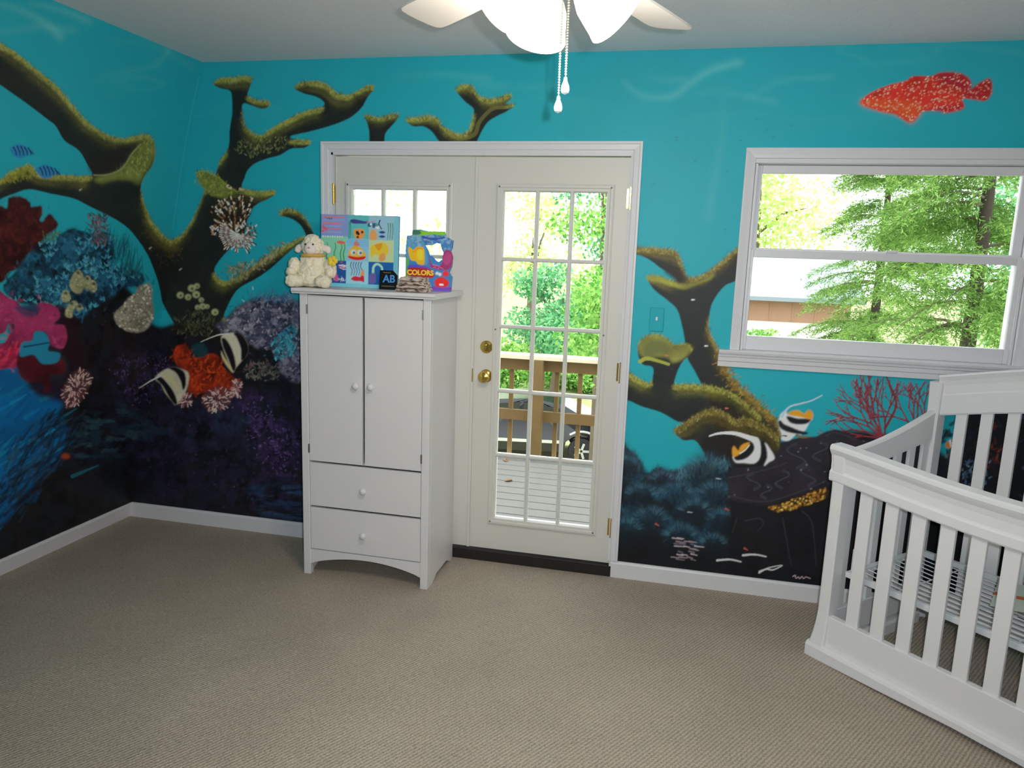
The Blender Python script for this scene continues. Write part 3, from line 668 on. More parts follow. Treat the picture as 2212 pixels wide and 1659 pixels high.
    p.fill(q1([(160, 900), (180, 830), (250, 800), (320, 830), (330, 890), (260, 900), (200, 930)]), (98, 104, 56), 4, .9)
    p.path(q1([(135, 950), (180, 930), (250, 945), (330, 970)]), 9, 6, (160, 164, 62), .9)
    # lower lobe
    p.coral(q1([(365, 1430), (395, 1398), (480, 1345), (560, 1290), (640, 1275), (720, 1300), (790, 1350), (860, 1340), (1000, 1400), (1080, 1480), (1060, 1640), (780, 1660), (620, 1640), (570, 1570), (510, 1490), (430, 1490)]), (0, 26), body=(38, 31, 18), moss=(80, 68, 26), tip=(114, 100, 40))
    p.fill(q1([(560, 1470), (700, 1440), (800, 1500), (760, 1640), (620, 1640), (570, 1560)]), (26, 23, 20), 5, .85)
    for x, y in [(720, 1270), (580, 845), (310, 910), (490, 530), (1480, 1340)]:
        X, Y = q1([(x, y)])[0]; p.stroke(X, Y, X + 5, Y, 4, 2, (196, 110, 90) if y > 900 else (220, 220, 216), .9)
    # grey-blue soft corals by the door
    soft = q2([(60, 560), (140, 580), (200, 650), (260, 740), (330, 705), (460, 740), (560, 690), (700, 650), (830, 650), (850, 780), (840, 1000), (760, 1180), (700, 1260), (500, 1160), (300, 1100), (60, 1200)])
    p.fill(soft, (18, 26, 36), 2, .95, tex=p.NZ, tamt=1, ragged=4)
    p.cloud(soft, [(30, 52, 68), (14, 18, 26), (40, 72, 92), (22, 34, 46), (26, 60, 80)], 26, .42, .7, 6, 14)
    for reg, cols, an in [([(470, 730), (560, 690), (700, 650), (830, 650), (830, 720), (600, 790), (500, 800)], [(64, 108, 126), (40, 76, 96), (92, 130, 144)], 14), ([(280, 850), (420, 830), (520, 880), (560, 960), (400, 930), (290, 900)], [(36, 96, 122), (24, 68, 92), (56, 112, 134)], 25),
                          ([(560, 800), (760, 780), (830, 880), (800, 1040), (600, 960)], [(34, 74, 98), (22, 48, 68), (50, 94, 116)], 40), ([(70, 960), (250, 980), (420, 1060), (560, 1120), (740, 1240), (560, 1260), (300, 1160), (80, 1080)], [(30, 66, 84), (44, 86, 106), (20, 42, 58)], 50),
                          ([(260, 780), (330, 705), (460, 745), (440, 800), (330, 820)], [(38, 40, 52), (24, 24, 34), (60, 64, 80)], 60), ([(80, 590), (150, 600), (220, 700), (140, 760), (90, 720)], [(60, 82, 98), (40, 56, 74), (24, 30, 40)], 20)]:
        q = q2(reg)
        p.cloud(q, cols, 14, .42, .6, 6, 15 + an, (.8, 1.3))
        p.fur(q, 260, cols, (5, 14), (2.4, .9), (-92, an), .5, .1)
    def plume(cx, cy, rad, cols, n=170):
        p.ell(cx, cy - rad * .15, rad * .85, rad * .7, (30, 58, 74), 0, 9, .4)
        p.ell(cx, cy + rad * .25, rad * .8, rad * .6, (13, 16, 22), 0, 8, .7)
        for _ in range(n):
            a = math.radians(-165 + 150 * r.rand()); l0 = rad * (.55 + .3 * r.rand()); l = rad * (.8 + .3 * r.rand())
            c_ = cols[r.randint(len(cols))]
            p.stroke(cx + l0 * math.cos(a), cy + l0 * .85 * math.sin(a), cx + l * math.cos(a), cy + l * .85 * math.sin(a), 2.6, 1.2, c_, .16)
    tl = [(52, 96, 116), (34, 66, 84), (84, 122, 138), (24, 44, 58)]
    for x, y, rad in [(1352, 1010, 34), (1432, 1040, 30), (1525, 1020, 52), (1462, 1075, 44), (1385, 1075, 40), (1545, 1075, 46), (1500, 1110, 42), (1405, 1130, 46), (1560, 1130, 40), (1352, 1150, 40), (1470, 1165, 44), (1540, 1180, 36)]:
        plume(x, y, rad, tl)
    # treasure chest
    lid = q2([(840, 930), (835, 760), (880, 700), (1060, 690), (1180, 640), (1215, 520), (1350, 482), (1470, 476), (1545, 438), (1620, 425), (1710, 450), (1770, 495), (1900, 520), (2300, 500), (2300, 700), (1540, 830), (1400, 880), (1220, 935), (1110, 975)])
    p.fill(lid, (38, 34, 42), 1, 1, tex=p.NZ, tamt=.5, smooth=False)
    hi = (70, 66, 78)
    def scroll(cx, cy, k, fl):
        t = np.linspace(0, 2 * math.pi, 18)
        for o in (0, 5):
            p.path([(cx + fl * (k + o) * .55 * math.sin(v), cy - (k + o) * .8 * (v / math.pi - 1) * .9) for v in t], 2.4, 1.8, hi, .6)
    for x, y, k, f_ in [(1720, 985, 34, 1), (1772, 975, 26, -1), (1690, 1035, 24, -1), (1745, 1028, 26, 1), (1628, 1040, 22, 1), (1655, 1062, 18, -1), (1815, 985, 22, 1)]: scroll(x, y, k, f_)
    for q in [[(840, 770), (1000, 740), (1180, 690), (1260, 660)], [(860, 900), (1110, 940), (1400, 850), (1540, 790)], [(1540, 470), (1600, 445), (1690, 470), (1760, 500)]]:
        p.path(q2(q), 3, 2.4, (58, 54, 64), .7)
    p.dots(lid, 40, [(120, 116, 128), (80, 76, 88)], (1.2, 2.6), .7)
    p.path(q2([(845, 930), (1110, 972), (1220, 930), (1400, 878), (1540, 810)]), 5, 5, (30, 27, 33), 1)
    coins = q2([(1120, 985), (1230, 950), (1350, 905), (1535, 842), (1530, 925), (1300, 1000), (1200, 1015)])
    p.fill(coins, (62, 40, 16), 2, 1)
    p.dots(coins, 170, [(196, 146, 52), (140, 92, 30), (228, 190, 96), (104, 66, 22), (170, 110, 40)], (1.2, 3), .85)
    chest = q2([(850, 940), (1110, 990), (1200, 1020), (1300, 1005), (1540, 930), (2200, 760), (2200, 1420), (1450, 1480), (960, 1300), (860, 1120)])
    p.fill(chest, (22, 20, 25), 2, 1, tex=p.NZ, tamt=.5, smooth=False)
    for q in [[(1230, 1060), (1290, 1400)], [(1370, 1010), (1440, 1100), (1470, 1400)], [(960, 1080), (1060, 1060), (1090, 1100), (1050, 1150)], [(900, 1060), (870, 1160)]]:
        p.path(q2(q), 3, 2, (58, 54, 64), .6)
    # bones and shells on the sea floor, painter's mark
    for k in range(26):
        x = 410 + r.rand() * 190; y = 1200 + (k % 9) * 19 + r.rand() * 6
        q = q2([(x, y), (x + 30 + 40 * r.rand(), y + 4 + 8 * r.rand())]); p.stroke(*q[0], *q[1], 3.2, 2, [(176, 160, 164), (140, 124, 132), (110, 100, 110)][k % 3], .9)
    for q, w in [([(760, 1362), (850, 1355), (930, 1372)], 5), ([(945, 1325), (1030, 1320), (1110, 1335)], 5), ([(1060, 1450), (1110, 1425), (1160, 1430), (1225, 1400)], 4), ([(1062, 1440), (1140, 1412), (1220, 1395)], 3)]:
        p.path(q2(q), w, w * .6, (196, 192, 194), .95)
    p.path(q2([(1302, 1478), (1318, 1468), (1325, 1490), (1340, 1480), (1352, 1492), (1366, 1478), (1380, 1492), (1395, 1480), (1428, 1492)]), 1.8, 1.4, (206, 176, 182), .9)
    for x, y in [(820, 990), (955, 1275), (320, 1100)]:
        X, Y = q2([(x, y)])[0]; p.stroke(X, Y, X + 7, Y + 4, 4, 2, (190, 80, 66), .8)
    for x, y in [(755, 775), (550, 1015)]:
        X, Y = q2([(x, y)])[0]; p.stroke(X, Y, X + 9, Y + 1, 3, 2, (170, 180, 184), .8)
    # the two banner fish over the chest
    W, K = (214, 214, 222), (20, 18, 22)
    p.fill(q5([(1035, 740), (1050, 640), (1080, 590), (1140, 560), (1180, 620), (1480, 660), (1460, 720), (1400, 830), (1330, 900), (1280, 880), (1180, 970), (1080, 960), (1075, 890)]), W, 1, 1)
    p.fill(q5([(1140, 640), (1200, 640), (1300, 665), (1480, 670), (1430, 735), (1300, 750), (1190, 720)]), K, 1, 1)
    p.fill(q5([(1030, 720), (1060, 690), (1110, 740), (1200, 780), (1320, 830), (1440, 860), (1400, 890), (1250, 875), (1120, 840), (1050, 790)]), K, 1, 1)
    p.fill(q5([(1160, 600), (1230, 560), (1310, 555), (1390, 600), (1440, 550), (1490, 565), (1510, 640), (1480, 680), (1350, 650), (1220, 625)]), (222, 146, 30), 1, 1)
    p.path(q5([(1080, 640), (1110, 580), (1190, 500), (1330, 460), (1480, 420), (1630, 345)]), 5, 2.4, (176, 190, 214), 1)
    p.stroke(*q5([(1080, 900)])[0], *q5([(1140, 905)])[0], 2, 3, K, 1)
    p.path(q5([(1290, 900), (1360, 920), (1450, 915)]), 7, 4, (120, 90, 40), .8)
    p.fill(q5([(410, 1180), (440, 1270), (560, 1280), (700, 1285), (780, 1200), (790, 1050), (760, 950), (690, 920), (600, 930), (680, 1010), (660, 1130), (560, 1200)]), W, 1, 1)
    p.path(q5([(80, 905), (200, 870), (340, 862), (460, 875), (600, 920), (720, 960)]), 3, 12, W, 1)
    p.fill(q5([(420, 1190), (500, 1150), (580, 1100), (640, 1010), (690, 1020), (700, 1090), (650, 1170), (560, 1230), (450, 1245)]), K, 1, 1)
    p.fill(q5([(790, 1000), (840, 990), (870, 1080), (870, 1180), (820, 1290), (740, 1330), (780, 1220), (800, 1100)]), K, 1, 1)
    p.fill(q5([(845, 1000), (900, 1060), (980, 1210), (900, 1270), (835, 1320), (880, 1200), (870, 1080)]), W, 1, 1)
    p.fill(q5([(395, 1100), (420, 1045), (480, 1110), (510, 1050), (570, 1010), (640, 1000), (580, 1080), (510, 1150), (440, 1190), (405, 1180)]), (222, 150, 44), 1, 1)
    p.path(q5([(500, 1145), (570, 1100), (630, 1030)]), 3, 2, (236, 226, 206), 1)

    # red spotted fish
    qf = lambda q: Zm(1840, 130, 5.946, q)
    fish = qf([(110, 540), (200, 450), (350, 370), (520, 310), (700, 265), (780, 210), (900, 205), (1030, 205), (1150, 165), (1330, 165), (1440, 190), (1520, 260), (1530, 350), (1500, 395), (1440, 420), (1540, 380), (1640, 300), (1760, 240), (1800, 300), (1795, 420), (1720, 520), (1600, 510), (1440, 495), (1420, 520), (1445, 590), (1400, 640), (1200, 680), (1130, 650), (900, 660), (850, 720), (790, 790), (740, 800), (640, 750), (560, 695), (400, 670), (220, 610), (130, 575)])
    p.fill(fish, (198, 44, 32), 1, 1, tex=p.NZ, tamt=.5)
    p.fill(qf([(110, 540), (250, 500), (600, 520), (900, 560), (900, 660), (790, 790), (740, 800), (560, 690), (220, 605)]), (224, 78, 30), 6, .9)
    p.fill(qf([(1150, 168), (1330, 168), (1520, 260), (1530, 350), (1480, 400), (1300, 330), (1060, 230)]), (150, 24, 50), 5, .7)
    p.fill(qf([(1440, 430), (1640, 300), (1760, 240), (1800, 300), (1795, 420), (1720, 520), (1500, 490)]), (150, 28, 42), 3, .7)
    p.fill(qf([(900, 650), (1150, 600), (1430, 560), (1400, 640), (1200, 678), (1100, 655)]), (150, 22, 50), 4, .7)
    p.dots(fish, 420, [(250, 170, 140), (255, 214, 190), (240, 130, 100)], (0.9, 1.5), .9)
    p.ell(*qf([(300, 445)])[0], 4, 3, (120, 60, 20), 0, 1, 1)
    # creatures half hidden behind the cot
    p.ell(2058, 960, 16, 9, (220, 120, 40), -15, 1, 1); p.stroke(2052, 952, 2056, 968, 4, 4, (230, 226, 220), 1); p.ell(2056, 985, 12, 6, (170, 150, 140), 0, 2, .9)
    p.fur([(2040, 930), (2090, 880), (2110, 930), (2070, 1010), (2040, 1020)], 60, [(30, 34, 40), (20, 20, 26)], (8, 20), (8, 3), (-60, 50), .7)
    p.fur([(2080, 1000), (2130, 990), (2140, 1050), (2080, 1060)], 90, [(74, 100, 126), (104, 124, 144), (40, 60, 84)], (5, 12), (4, 1.5), (-80, 80), .7)
    p.fur([(2110, 930), (2190, 930), (2200, 1000), (2120, 1010)], 70, [(120, 50, 40), (92, 36, 34), (60, 28, 30)], (5, 14), (5, 2), (-70, 80), .6)
    p.fur([(2180, 900), (2700, 850), (2700, 1300), (2180, 1300)], 260, [(34, 50, 76), (50, 66, 90), (24, 28, 44), (60, 40, 60)], (8, 24), (7, 2), (-80, 60), .5)
    return p
# ------------------------------------------------------------------ room shell
GAIN = 1.45      # paint reflectance relative to the tones mixed above
mural = paint_mural()

def grid(us, vs_, keep=None):
    U, Vv = np.meshgrid(us, vs_, indexing='ij')
    nu, nv = len(us), len(vs_)
    I = np.arange(nu * nv).reshape(nu, nv)
    Q = np.stack([I[:-1, :-1], I[1:, :-1], I[1:, 1:], I[:-1, 1:]], -1).reshape(-1, 4)
    if keep is not None:
        cu = ((us[:-1] + us[1:]) / 2)[:, None] + 0 * vs_[None, :-1]; cv = ((vs_[:-1] + vs_[1:]) / 2)[None, :] + 0 * us[:-1, None]
        Q = Q[keep(cu, cv).ravel()]
    used = np.unique(Q); mp = np.full(nu * nv, -1); mp[used] = np.arange(len(used))
    return U.ravel()[used], Vv.ravel()[used], mp[Q]

DX0, DX1, DZ1 = 1.330, 2.898, 2.118       # door opening
WX0, WX1, WZ0, WZ1 = 3.412, 4.592, 1.200, 2.075   # window opening
S = 0.004
def keep_back(x, z):
    door = (x > DX0) & (x < DX1) & (z < DZ1)
    win = (x > WX0) & (x < WX1) & (z > WZ0) & (z < WZ1)
    return ~door & ~win & (x > LEAN * z / CEIL - 0.012)
xs = np.concatenate([np.arange(0, 4.72, S), np.linspace(4.72, XR, 30)])
zs = np.append(np.arange(0, CEIL - S / 2, S), CEIL)
u, v, Q = grid(xs, zs, keep_back)
P = np.stack([u, 0 * u, v], 1)
c = mural.sample(*to_px(P))
Q = Q[:, ::1]
# the outer leaf of the same wall, plain siding, with the same two openings
def boxes_np(bl):
    V, F = [], []
    for (x0, x1, y0, y1, z0, z1) in bl:
        o = len(V)
        V += [(x, y, z) for x in (x0, x1) for y in (y0, y1) for z in (z0, z1)]
        F += [[o + a for a in q] for q in ((0, 1, 3, 2), (4, 6, 7, 5), (0, 4, 5, 1), (2, 3, 7, 6), (0, 2, 6, 4), (1, 5, 7, 3))]
    return np.array(V, float), np.array(F)
Y0, Y1 = 0.004, 0.15
bl = [(-0.3, DX0, Y0, Y1, -0.3, CEIL), (DX0, DX1, Y0, Y1, DZ1, CEIL), (DX0, DX1, Y0, Y1, -0.3, -0.005), (DX1, WX0, Y0, Y1, -0.3, CEIL),
      (WX0, WX1, Y0, Y1, -0.3, WZ0), (WX0, WX1, Y0, Y1, WZ1, CEIL), (WX1, XR + 0.15, Y0, Y1, -0.3, CEIL)]
bv, bf = boxes_np(bl)
V = np.concatenate([P, bv]); Q = np.concatenate([Q, bf + len(P)])
c = np.concatenate([np.clip(c * GAIN, 0, 0.9), np.full((len(bv), 3), 0.72)])
struct(np_mesh('wall_back', V, Q, M_MURAL, col=c))

ys = -np.concatenate([np.arange(0, 1.36, S), np.linspace(1.36, -YF, 60)])
u, v, Q = grid(ys, zs)
yr = np.where(u < -1.6, -3.2 - u, u); yr = np.clip(yr, -1.6, 0)
c = mural.sample(*to_px(np.stack([LEAN * v / CEIL, yr, v], 1)))
P = np.stack([LEAN * v / CEIL, u, v], 1)
bv = np.array([(-0.16, 0.15, 0), (-0.16, YF - .15, 0), (LEAN - .16, YF - .15, CEIL), (LEAN - .16, 0.15, CEIL), (-0.02, 0.15, 0), (-0.02, YF - .15, 0), (LEAN - .02, YF - .15, CEIL), (LEAN - .02, 0.15, CEIL)])
bf = np.array([(0, 1, 2, 3), (4, 7, 6, 5), (0, 3, 7, 4), (1, 5, 6, 2)])
struct(np_mesh('wall_left', np.concatenate([P, bv]), np.concatenate([Q, bf + len(P)]), M_MURAL, col=np.concatenate([np.clip(c * GAIN, 0, .9), np.full((8, 3), .72)])))
M_WATER = mat('plain_pale_wall', L(214, 222, 222), 0.6, 0.3, noise=0.03, nscale=2)
struct(ob('wall_right', bx(XR, XR + .15, YF - .15, 0.0, -0.3, CEIL), M_WATER))
struct(ob('wall_front', bx(-0.3, XR + .15, YF - .15, YF, -0.3, CEIL), M_WATER))
struct(ob('ceiling', bx(-0.3, XR + .15, YF - .15, 0.15, CEIL, CEIL + .12), M_CEIL))
struct(ob('floor', bx(-0.3, XR + .15, YF - .15, 0.15, -0.3, 0.0), M_CARPET))

def base_profile(h=0.086, t=0.014):
    return [(0, 0), (t, 0), (t, h - .012), (t - .003, h - .004), (t - .008, h), (0, h)]
def baseboard(name, a, b, n):
    """strip from a to b along the wall, n = direction into the room"""
    bm = BM(); a, b, n = Vector(a), Vector(b), Vector(n)
    loft(bm, [[p + n * d + Vector((0, 0, z)) for d, z in base_profile()] for p in (a, b)])
    return struct(ob(name, bm, M_TRIM))
baseboard('baseboard_back', (0.0, 0, 0), (DX0 + .004, 0, 0), (0, -1, 0))
baseboard('baseboard_window_side', (DX1 - .01, 0, 0), (XR, 0, 0), (0, -1, 0))
bm = BM()
loft(bm, [[(LEAN * z / CEIL + d, y, z) for d, z in base_profile()] for y in (-0.002, YF)])
struct(ob('baseboard_left', bm, M_TRIM))
baseboard('baseboard_right', (XR, YF, 0), (XR, 0, 0), (-1, 0, 0))
baseboard('baseboard_front', (0, YF, 0), (XR, YF, 0), (0, 1, 0))

# ------------------------------------------------------------------ french doors
trim = empty('trim_1'); struct(trim)
CW = 0.052
def casing(x0, x1, z0, z1, sides, parent, th=0.020):
    """mitred picture-frame casing: outer edge x0..x1, z..z1"""
    prof = [(0.0, 0.0), (0.0, th), (.010, th), (.014, th - .004), (.036, th - .006), (.040, th - .010), (CW, th - .012), (CW, 0.0)]
    def sec(x, z, dx, dz):
        return [(x + dx * a, -b, z + dz * a) for a, b in prof]
    C4 = {'bl': (x0, z0, 1, 1), 'tl': (x0, z1, 1, -1), 'tr': (x1, z1, -1, -1), 'br': (x1, z0, -1, 1)}
    for nm, a, b in sides:
        A, B = list(C4[a]), list(C4[b])
        if a == 'bl' and b == 'tl' and 'open' in nm: A[3] = 0
        if a == 'tr' and b == 'br' and 'open' in nm: B[3] = 0
        bm = BM(); loft(bm, [sec(*A), sec(*B)])
        ob(nm.replace('_open', ''), bm, M_TRIM, parent)
casing(1.2903, 2.9206, 0.0, 2.1583, [('casing_side_open', 'bl', 'tl'), ('casing_head', 'tl', 'tr')], trim)
casing(1.2903, 2.9206, 0.088, 2.1583, [('casing_side_open', 'tr', 'br')], trim)
jm = BM(); box(jm, 1.338, 1.352, -0.006, 0.15, 0, 2.11)
ob('jamb', jm, M_TRIM, trim)
ob('jamb', bx(2.877, 2.891, -0.006, 0.15, 0, 2.11), M_TRIM, trim)
ob('jamb_head', bx(1.338, 2.891, -0.006, 0.15, 2.094, 2.112), M_TRIM, trim)
ob('door_stop', bx(1.352, 1.362, 0.062, 0.15, 0, 2.094), M_TRIM, trim)
ob('door_stop', bx(2.867, 2.877, 0.062, 0.15, 0, 2.094), M_TRIM, trim)
ob('threshold', bx(1.338, 2.891, -0.012, 0.16, 0.0, 0.055), mat('bronze_threshold', L(38, 31, 30), 0.5), trim)

LZ0, LZ1 = 0.062, 2.088
def door_leaf(name, x0, x1, gx0, gx1, hinge_x):
    """leaf slab with a fifteen-light glazed opening gx0..gx1"""
    o = empty(name, ((x0 + x1) / 2, 0.0, 0.0)); struct(o); ox = (x0 + x1) / 2
    gz0, gz1 = 0.238, 1.930
    y0, y1 = 0.016, 0.058
    bm = BM()
    for b in [(x0, gx0, LZ0, LZ1), (gx1, x1, LZ0, LZ1), (gx0, gx1, LZ0, gz0), (gx0, gx1, gz1, LZ1)]:
        box(bm, b[0] - ox, b[1] - ox, y0, y1, b[2], b[3])
    bmesh.ops.remove_doubles(bm, verts=bm.verts, dist=1e-5)
    ob('slab', bm, M_DOOR, o)
    # raised glazing frame, mitred
    a, t = 0.036, 0.012
    prof = [(-.004, 0), (-.004, t * .7), (.004, t), (.014, t), (.018, t * .55), (a - .006, t * .5), (a, -0.010), (a - .004, -0.014)]
    X0, X1 = gx0 - ox - a * .85, gx1 - ox + a * .85; Z0, Z1 = gz0 - a * .85, gz1 + a * .85
    bm = BM()
    loft(bm, [[(x + sx * d, y0 - h, z + sz * d) for d, h in prof] for x, z, sx, sz in ((X0, Z0, 1, 1), (X0, Z1, 1, -1), (X1, Z1, -1, -1), (X1, Z0, -1, 1))], closed=True)
    fr = ob('glazing_frame', bm, M_DOOR, o)
    for zz in (Z1 - .012, Z0 + .012, (Z0 + Z1) / 2 + .16):
        for xx in (X0 + .012, X1 - .012):
            p = BM(); lathe(p, [(.0045, 0), (.0045, .002), (.002, .0028)], 10, Matrix.Translation((xx, y0 - t + .001, zz)) @ Matrix.Rotation(math.pi / 2, 4, 'X'))
            ob('screw_plug', p, M_STEEL, fr)
    w = .019
    gw = (gx1 - gx0) / 3; gh = [gz0, 0.585, 0.926, 1.259, 1.597, gz1]
    for k in (1, 2):
        x = gx0 - ox + gw * k
        prf = [(-w / 2, .0), (-w / 4, -.007), (w / 4, -.007), (w / 2, .0), (w / 2, .02), (-w / 2, .02)]
        bm = BM(); prism(bm, [(x + q[0], .018 + q[1]) for q in prf], 'z', gz0, gz1); ob('muntin', bm, M_DOOR, o)
    for k in range(1, 5):
        prf = [(.0, -w / 2), (-.006, -w / 4), (-.006, w / 4), (.0, w / 2), (.02, w / 2), (.02, -w / 2)]
        bm = BM(); prism(bm, [(.018 + q[0], gh[k] + q[1]) for q in prf], 'x', gx0 - ox, gx1 - ox); ob('muntin', bm, M_DOOR, o)
    for i in range(3):
        for k in range(5):
            ob('pane', bx(gx0 - ox + gw * i + .004, gx0 - ox + gw * (i + 1) - .004, .028, .032, gh[k] + .004, gh[k + 1] - .004), M_GLASS, o)
    for z in (0.26, 1.065, 1.90):
        bm = BM(); lathe(bm, [(.004, -.054), (.0062, -.052), (.0062, .052), (.004, .054)], 10, Matrix.Translation((hinge_x - ox, -.004, z)))
        box(bm, hinge_x - ox - .018, hinge_x - ox + .002, .010, .0155, z - .045, z + .045)
        ob('hinge', bm, M_BRASS, o)
    return o, ox
door_leaf('door_1', 1.3555, 2.1185, 1.446, 1.960, 1.352)
d2, ox2 = door_leaf('door_2', 2.1225, 2.8745, 2.254, 2.766, 2.876)
# astragal strip between the leaves
ob('astragal', bx(2.108 - ox2, 2.124 - ox2, 0.004, 0.016, LZ0, LZ1, 0.003), M_DOOR, d2)
RX = Matrix.Rotation(math.pi / 2, 4, 'X')
kb = BM(); T = Matrix.Translation((2.190 - ox2, .016, 1.000)) @ RX
lathe(kb, [(.034, 0), (.034, .004), (.028, .010), (.013, .014), (.012, .030), (.020, .036), (.028, .044), (.0305, .054), (.026, .064), (.012, .069), (.0005, .070)], 24, T)
ob('door_knob', kb, M_BRASS, d2, True)
kb = BM(); T = Matrix.Translation((2.188 - ox2, .016, 1.150)) @ RX
lathe(kb, [(.033, 0), (.033, .005), (.029, .010), (.024, .011), (.021, .015), (.006, .016), (.0005, .016)], 24, T)
db = ob('deadbolt', kb, M_BRASS, d2, True)
ob('thumb_turn', bx(2.184 - ox2, 2.192 - ox2, -.012, .001, 1.135, 1.165, .003), M_BRASS, db)
ob('latch_plate', bx(2.1165 - ox2, 2.1225 - ox2, 0.003, 0.02, .965, 1.035), M_BRASS, d2)

# ------------------------------------------------------------------ window
win = empty('window_1', (4.0, 0, 0)); struct(win); wx = 4.0
def wob(name, bm, m=M_TRIM, parent=win): return ob(name, bm, m, parent)
W0, W1 = 3.383, 4.622
prof = [(0.0, 0.0), (0.0, .022), (.006, .024), (.030, .018), (.044, .016), (.046, 0)]
def wsec(x, z, dx, dz): return [(x + dx * a - wx, -b, z + dz * a) for a, b in prof]
bm = BM(); loft(bm, [wsec(W0, 1.21, 1, 0), wsec(W0, 2.130, 1, -1)]); wob('casing_side', bm)
bm = BM(); loft(bm, [wsec(W0, 2.130, 1, -1), wsec(W1, 2.130, -1, -1)]); wob('casing_head', bm)
bm = BM(); loft(bm, [wsec(W1, 2.130, -1, -1), wsec(W1, 1.21, -1, 0)]); wob('casing_side', bm)
# jamb liner
for nm, b in [('jamb', (3.412, 3.428, 1.21, 2.085)), ('jamb', (4.577, 4.593, 1.21, 2.085))]:
    wob(nm, bx(b[0] - wx, b[1] - wx, -.004, .15, b[2], b[3]))
wob('jamb_head', bx(3.412 - wx, 4.593 - wx, -.004, .15, 2.066, 2.086))
# stool with stepped apron
bm = BM(); prism(bm, [(.15, 1.196), (.15, 1.214), (-.050, 1.214), (-.054, 1.208), (-.050, 1.197), (-.036, 1.194), (-.034, 1.182), (-.028, 1.178), (-.026, 1.160), (-.020, 1.156), (-.018, 1.132), (0, 1.132), (0, 1.196)], 'x', 3.334 - wx, 4.672 - wx)
wob('stool', bm)
def sash(name, x0, x1, y0, y1, z0, z1, st, rb, rt, gx=None):
    o = empty(name, (0, 0, 0)); o.parent = win
    for a in [('stile', (x0, x0 + st, z0, z1)), ('stile', (x1 - st, x1, z0, z1)), ('rail', (x0 + st, x1 - st, z0, z0 + rb)), ('rail', (x0 + st, x1 - st, z1 - rt, z1))]:
        b = a[1]; ob(a[0], bx(b[0] - wx, b[1] - wx, y0, y1, b[2], b[3], .003), M_TRIM, o)
    ym = (y0 + y1) / 2
    ob('pane', bx(x0 + st - .003 - wx, x1 - st + .003 - wx, ym - .002, ym + .002, z0 + rb - .003, z1 - rt + .003), M_GLASS, o)
    return o
sash('upper_sash', 3.430, 4.575, .060, .092, 1.655, 2.064, .038, .035, .036)
sash('lower_sash', 3.430, 4.575, .018, .052, 1.214, 1.682, .027, .066, .036)
wob('sash_lock', bx(.02, .07, .016, .030, 1.682, 1.694, .003), M_TRIM)
for x in (3.431, 4.564): wob('side_stop', bx(x - wx, x + .010 - wx, .0, .017, 1.214, 2.064))
# ------------------------------------------------------------------ light switch
sw = empty('light_switch', (3.036, -0.001, 1.335))
tag(sw, 'light switch with teal painted cover plate on the wall beside the glass door', 'switch')
ob('cover_plate', bx(-.034, .034, -.006, 0, -.057, .057, .003), mat('teal_switch_paint', (.013, .41, .50, 1), 0.55, .3), sw)
ob('toggle', bx(-.005, .005, -.016, -.005, -.004, .014, .002), M_TRIM, sw)

# ------------------------------------------------------------------ wardrobe
WXC = 1.712
wd = empty('wardrobe', (WXC, -0.43, 0))
tag(wd, 'white painted wooden wardrobe with two doors over two drawers, before the glass doors', 'wardrobe')
hw, dp = 0.328, 0.405        # half width, depth (front face at local y 0)
ZT = 1.408
def wp(name, bm, m=M_WARD, par=wd, sm=False): return ob(name, bm, m, par, sm)
st = 0.038
# front posts run down to the floor as feet
wp('front_post', bx(-hw, -hw + st, 0, .032, 0, ZT, .003))
wp('front_post', bx(hw - st, hw, 0, .032, 0, ZT, .003))
for s_ in (-1, 1):
    x = s_ * (hw - .009)
    bm = BM(); prism(bm, [(.032, .0), (.075, .0), (.14, .028), (.30, .028), (.362, .0), (dp, .0), (dp, ZT), (.032, ZT)], 'x', x - .009, x + .009)
    wp('side_panel', bm)
wp('back_panel', bx(-hw + .02, hw - .02, dp - .010, dp - .003, .06, ZT))
wp('bottom_panel', bx(-hw + .02, hw - .02, .03, dp - .01, .118, .136))
# arched apron below the drawers
n = 24; xa, xb = -hw + st, hw - st
low = [(xa + (xb - xa) * k / n, .056 + .050 * math.sin(math.pi * k / n) ** .75) for k in range(n + 1)]
bm = BM(); loft(bm, [[(x, .004, z), (x, .004, .134), (x, .022, .134), (x, .022, z)] for x, z in low])
wp('apron', bm)
bm = BM()
prism(bm, [(-.022, ZT), (-.022, ZT + .006), (-.030, ZT + .012), (-.030, ZT + .022), (-.026, ZT + .026), (dp + .004, ZT + .026), (dp + .004, ZT)], 'x', -hw - .028, hw + .028)
bmesh.ops.bevel(bm, geom=list(bm.edges), offset=.0015, segments=1, affect='EDGES')
wp('top', bm)
wp('gap_shade_strip', bx(-.006, .006, .03, .05, .6, ZT - .01), M_DARK)  # near-black strip behind the door gap, its shade put in as colour
wp('shelf', bx(-hw + .02, hw - .02, .03, dp - .01, .585, .60))
knob_bm = BM(); lathe(knob_bm, [(.0085, 0), (.0075, .008), (.009, .012), (.0155, .017), (.0175, .024), (.0145, .031), (.006, .035), (.0005, .0355)], 20, RX)
g = .0022
def front(name, x0, x1, z0, z1, kx, kz, hinge=None):
    o = wp(name, bx(x0 + g, x1 - g, .003, .021, z0 + g, z1 - g, .0015))
    k = knob_bm.copy(); bmesh.ops.translate(k, verts=k.verts, vec=(kx, .004, kz)); ob('knob', k, M_WARD, o, True)
    for z in hinge or []:
        hx = x0 if kx > (x0 + x1) / 2 else x1
        bm = BM(); lathe(bm, [(.0032, -.022), (.0042, -.021), (.0042, .021), (.0032, .022)], 8, Matrix.Translation((hx, .001, z)))
        ob('hinge', bm, M_STEEL, o)
    return o
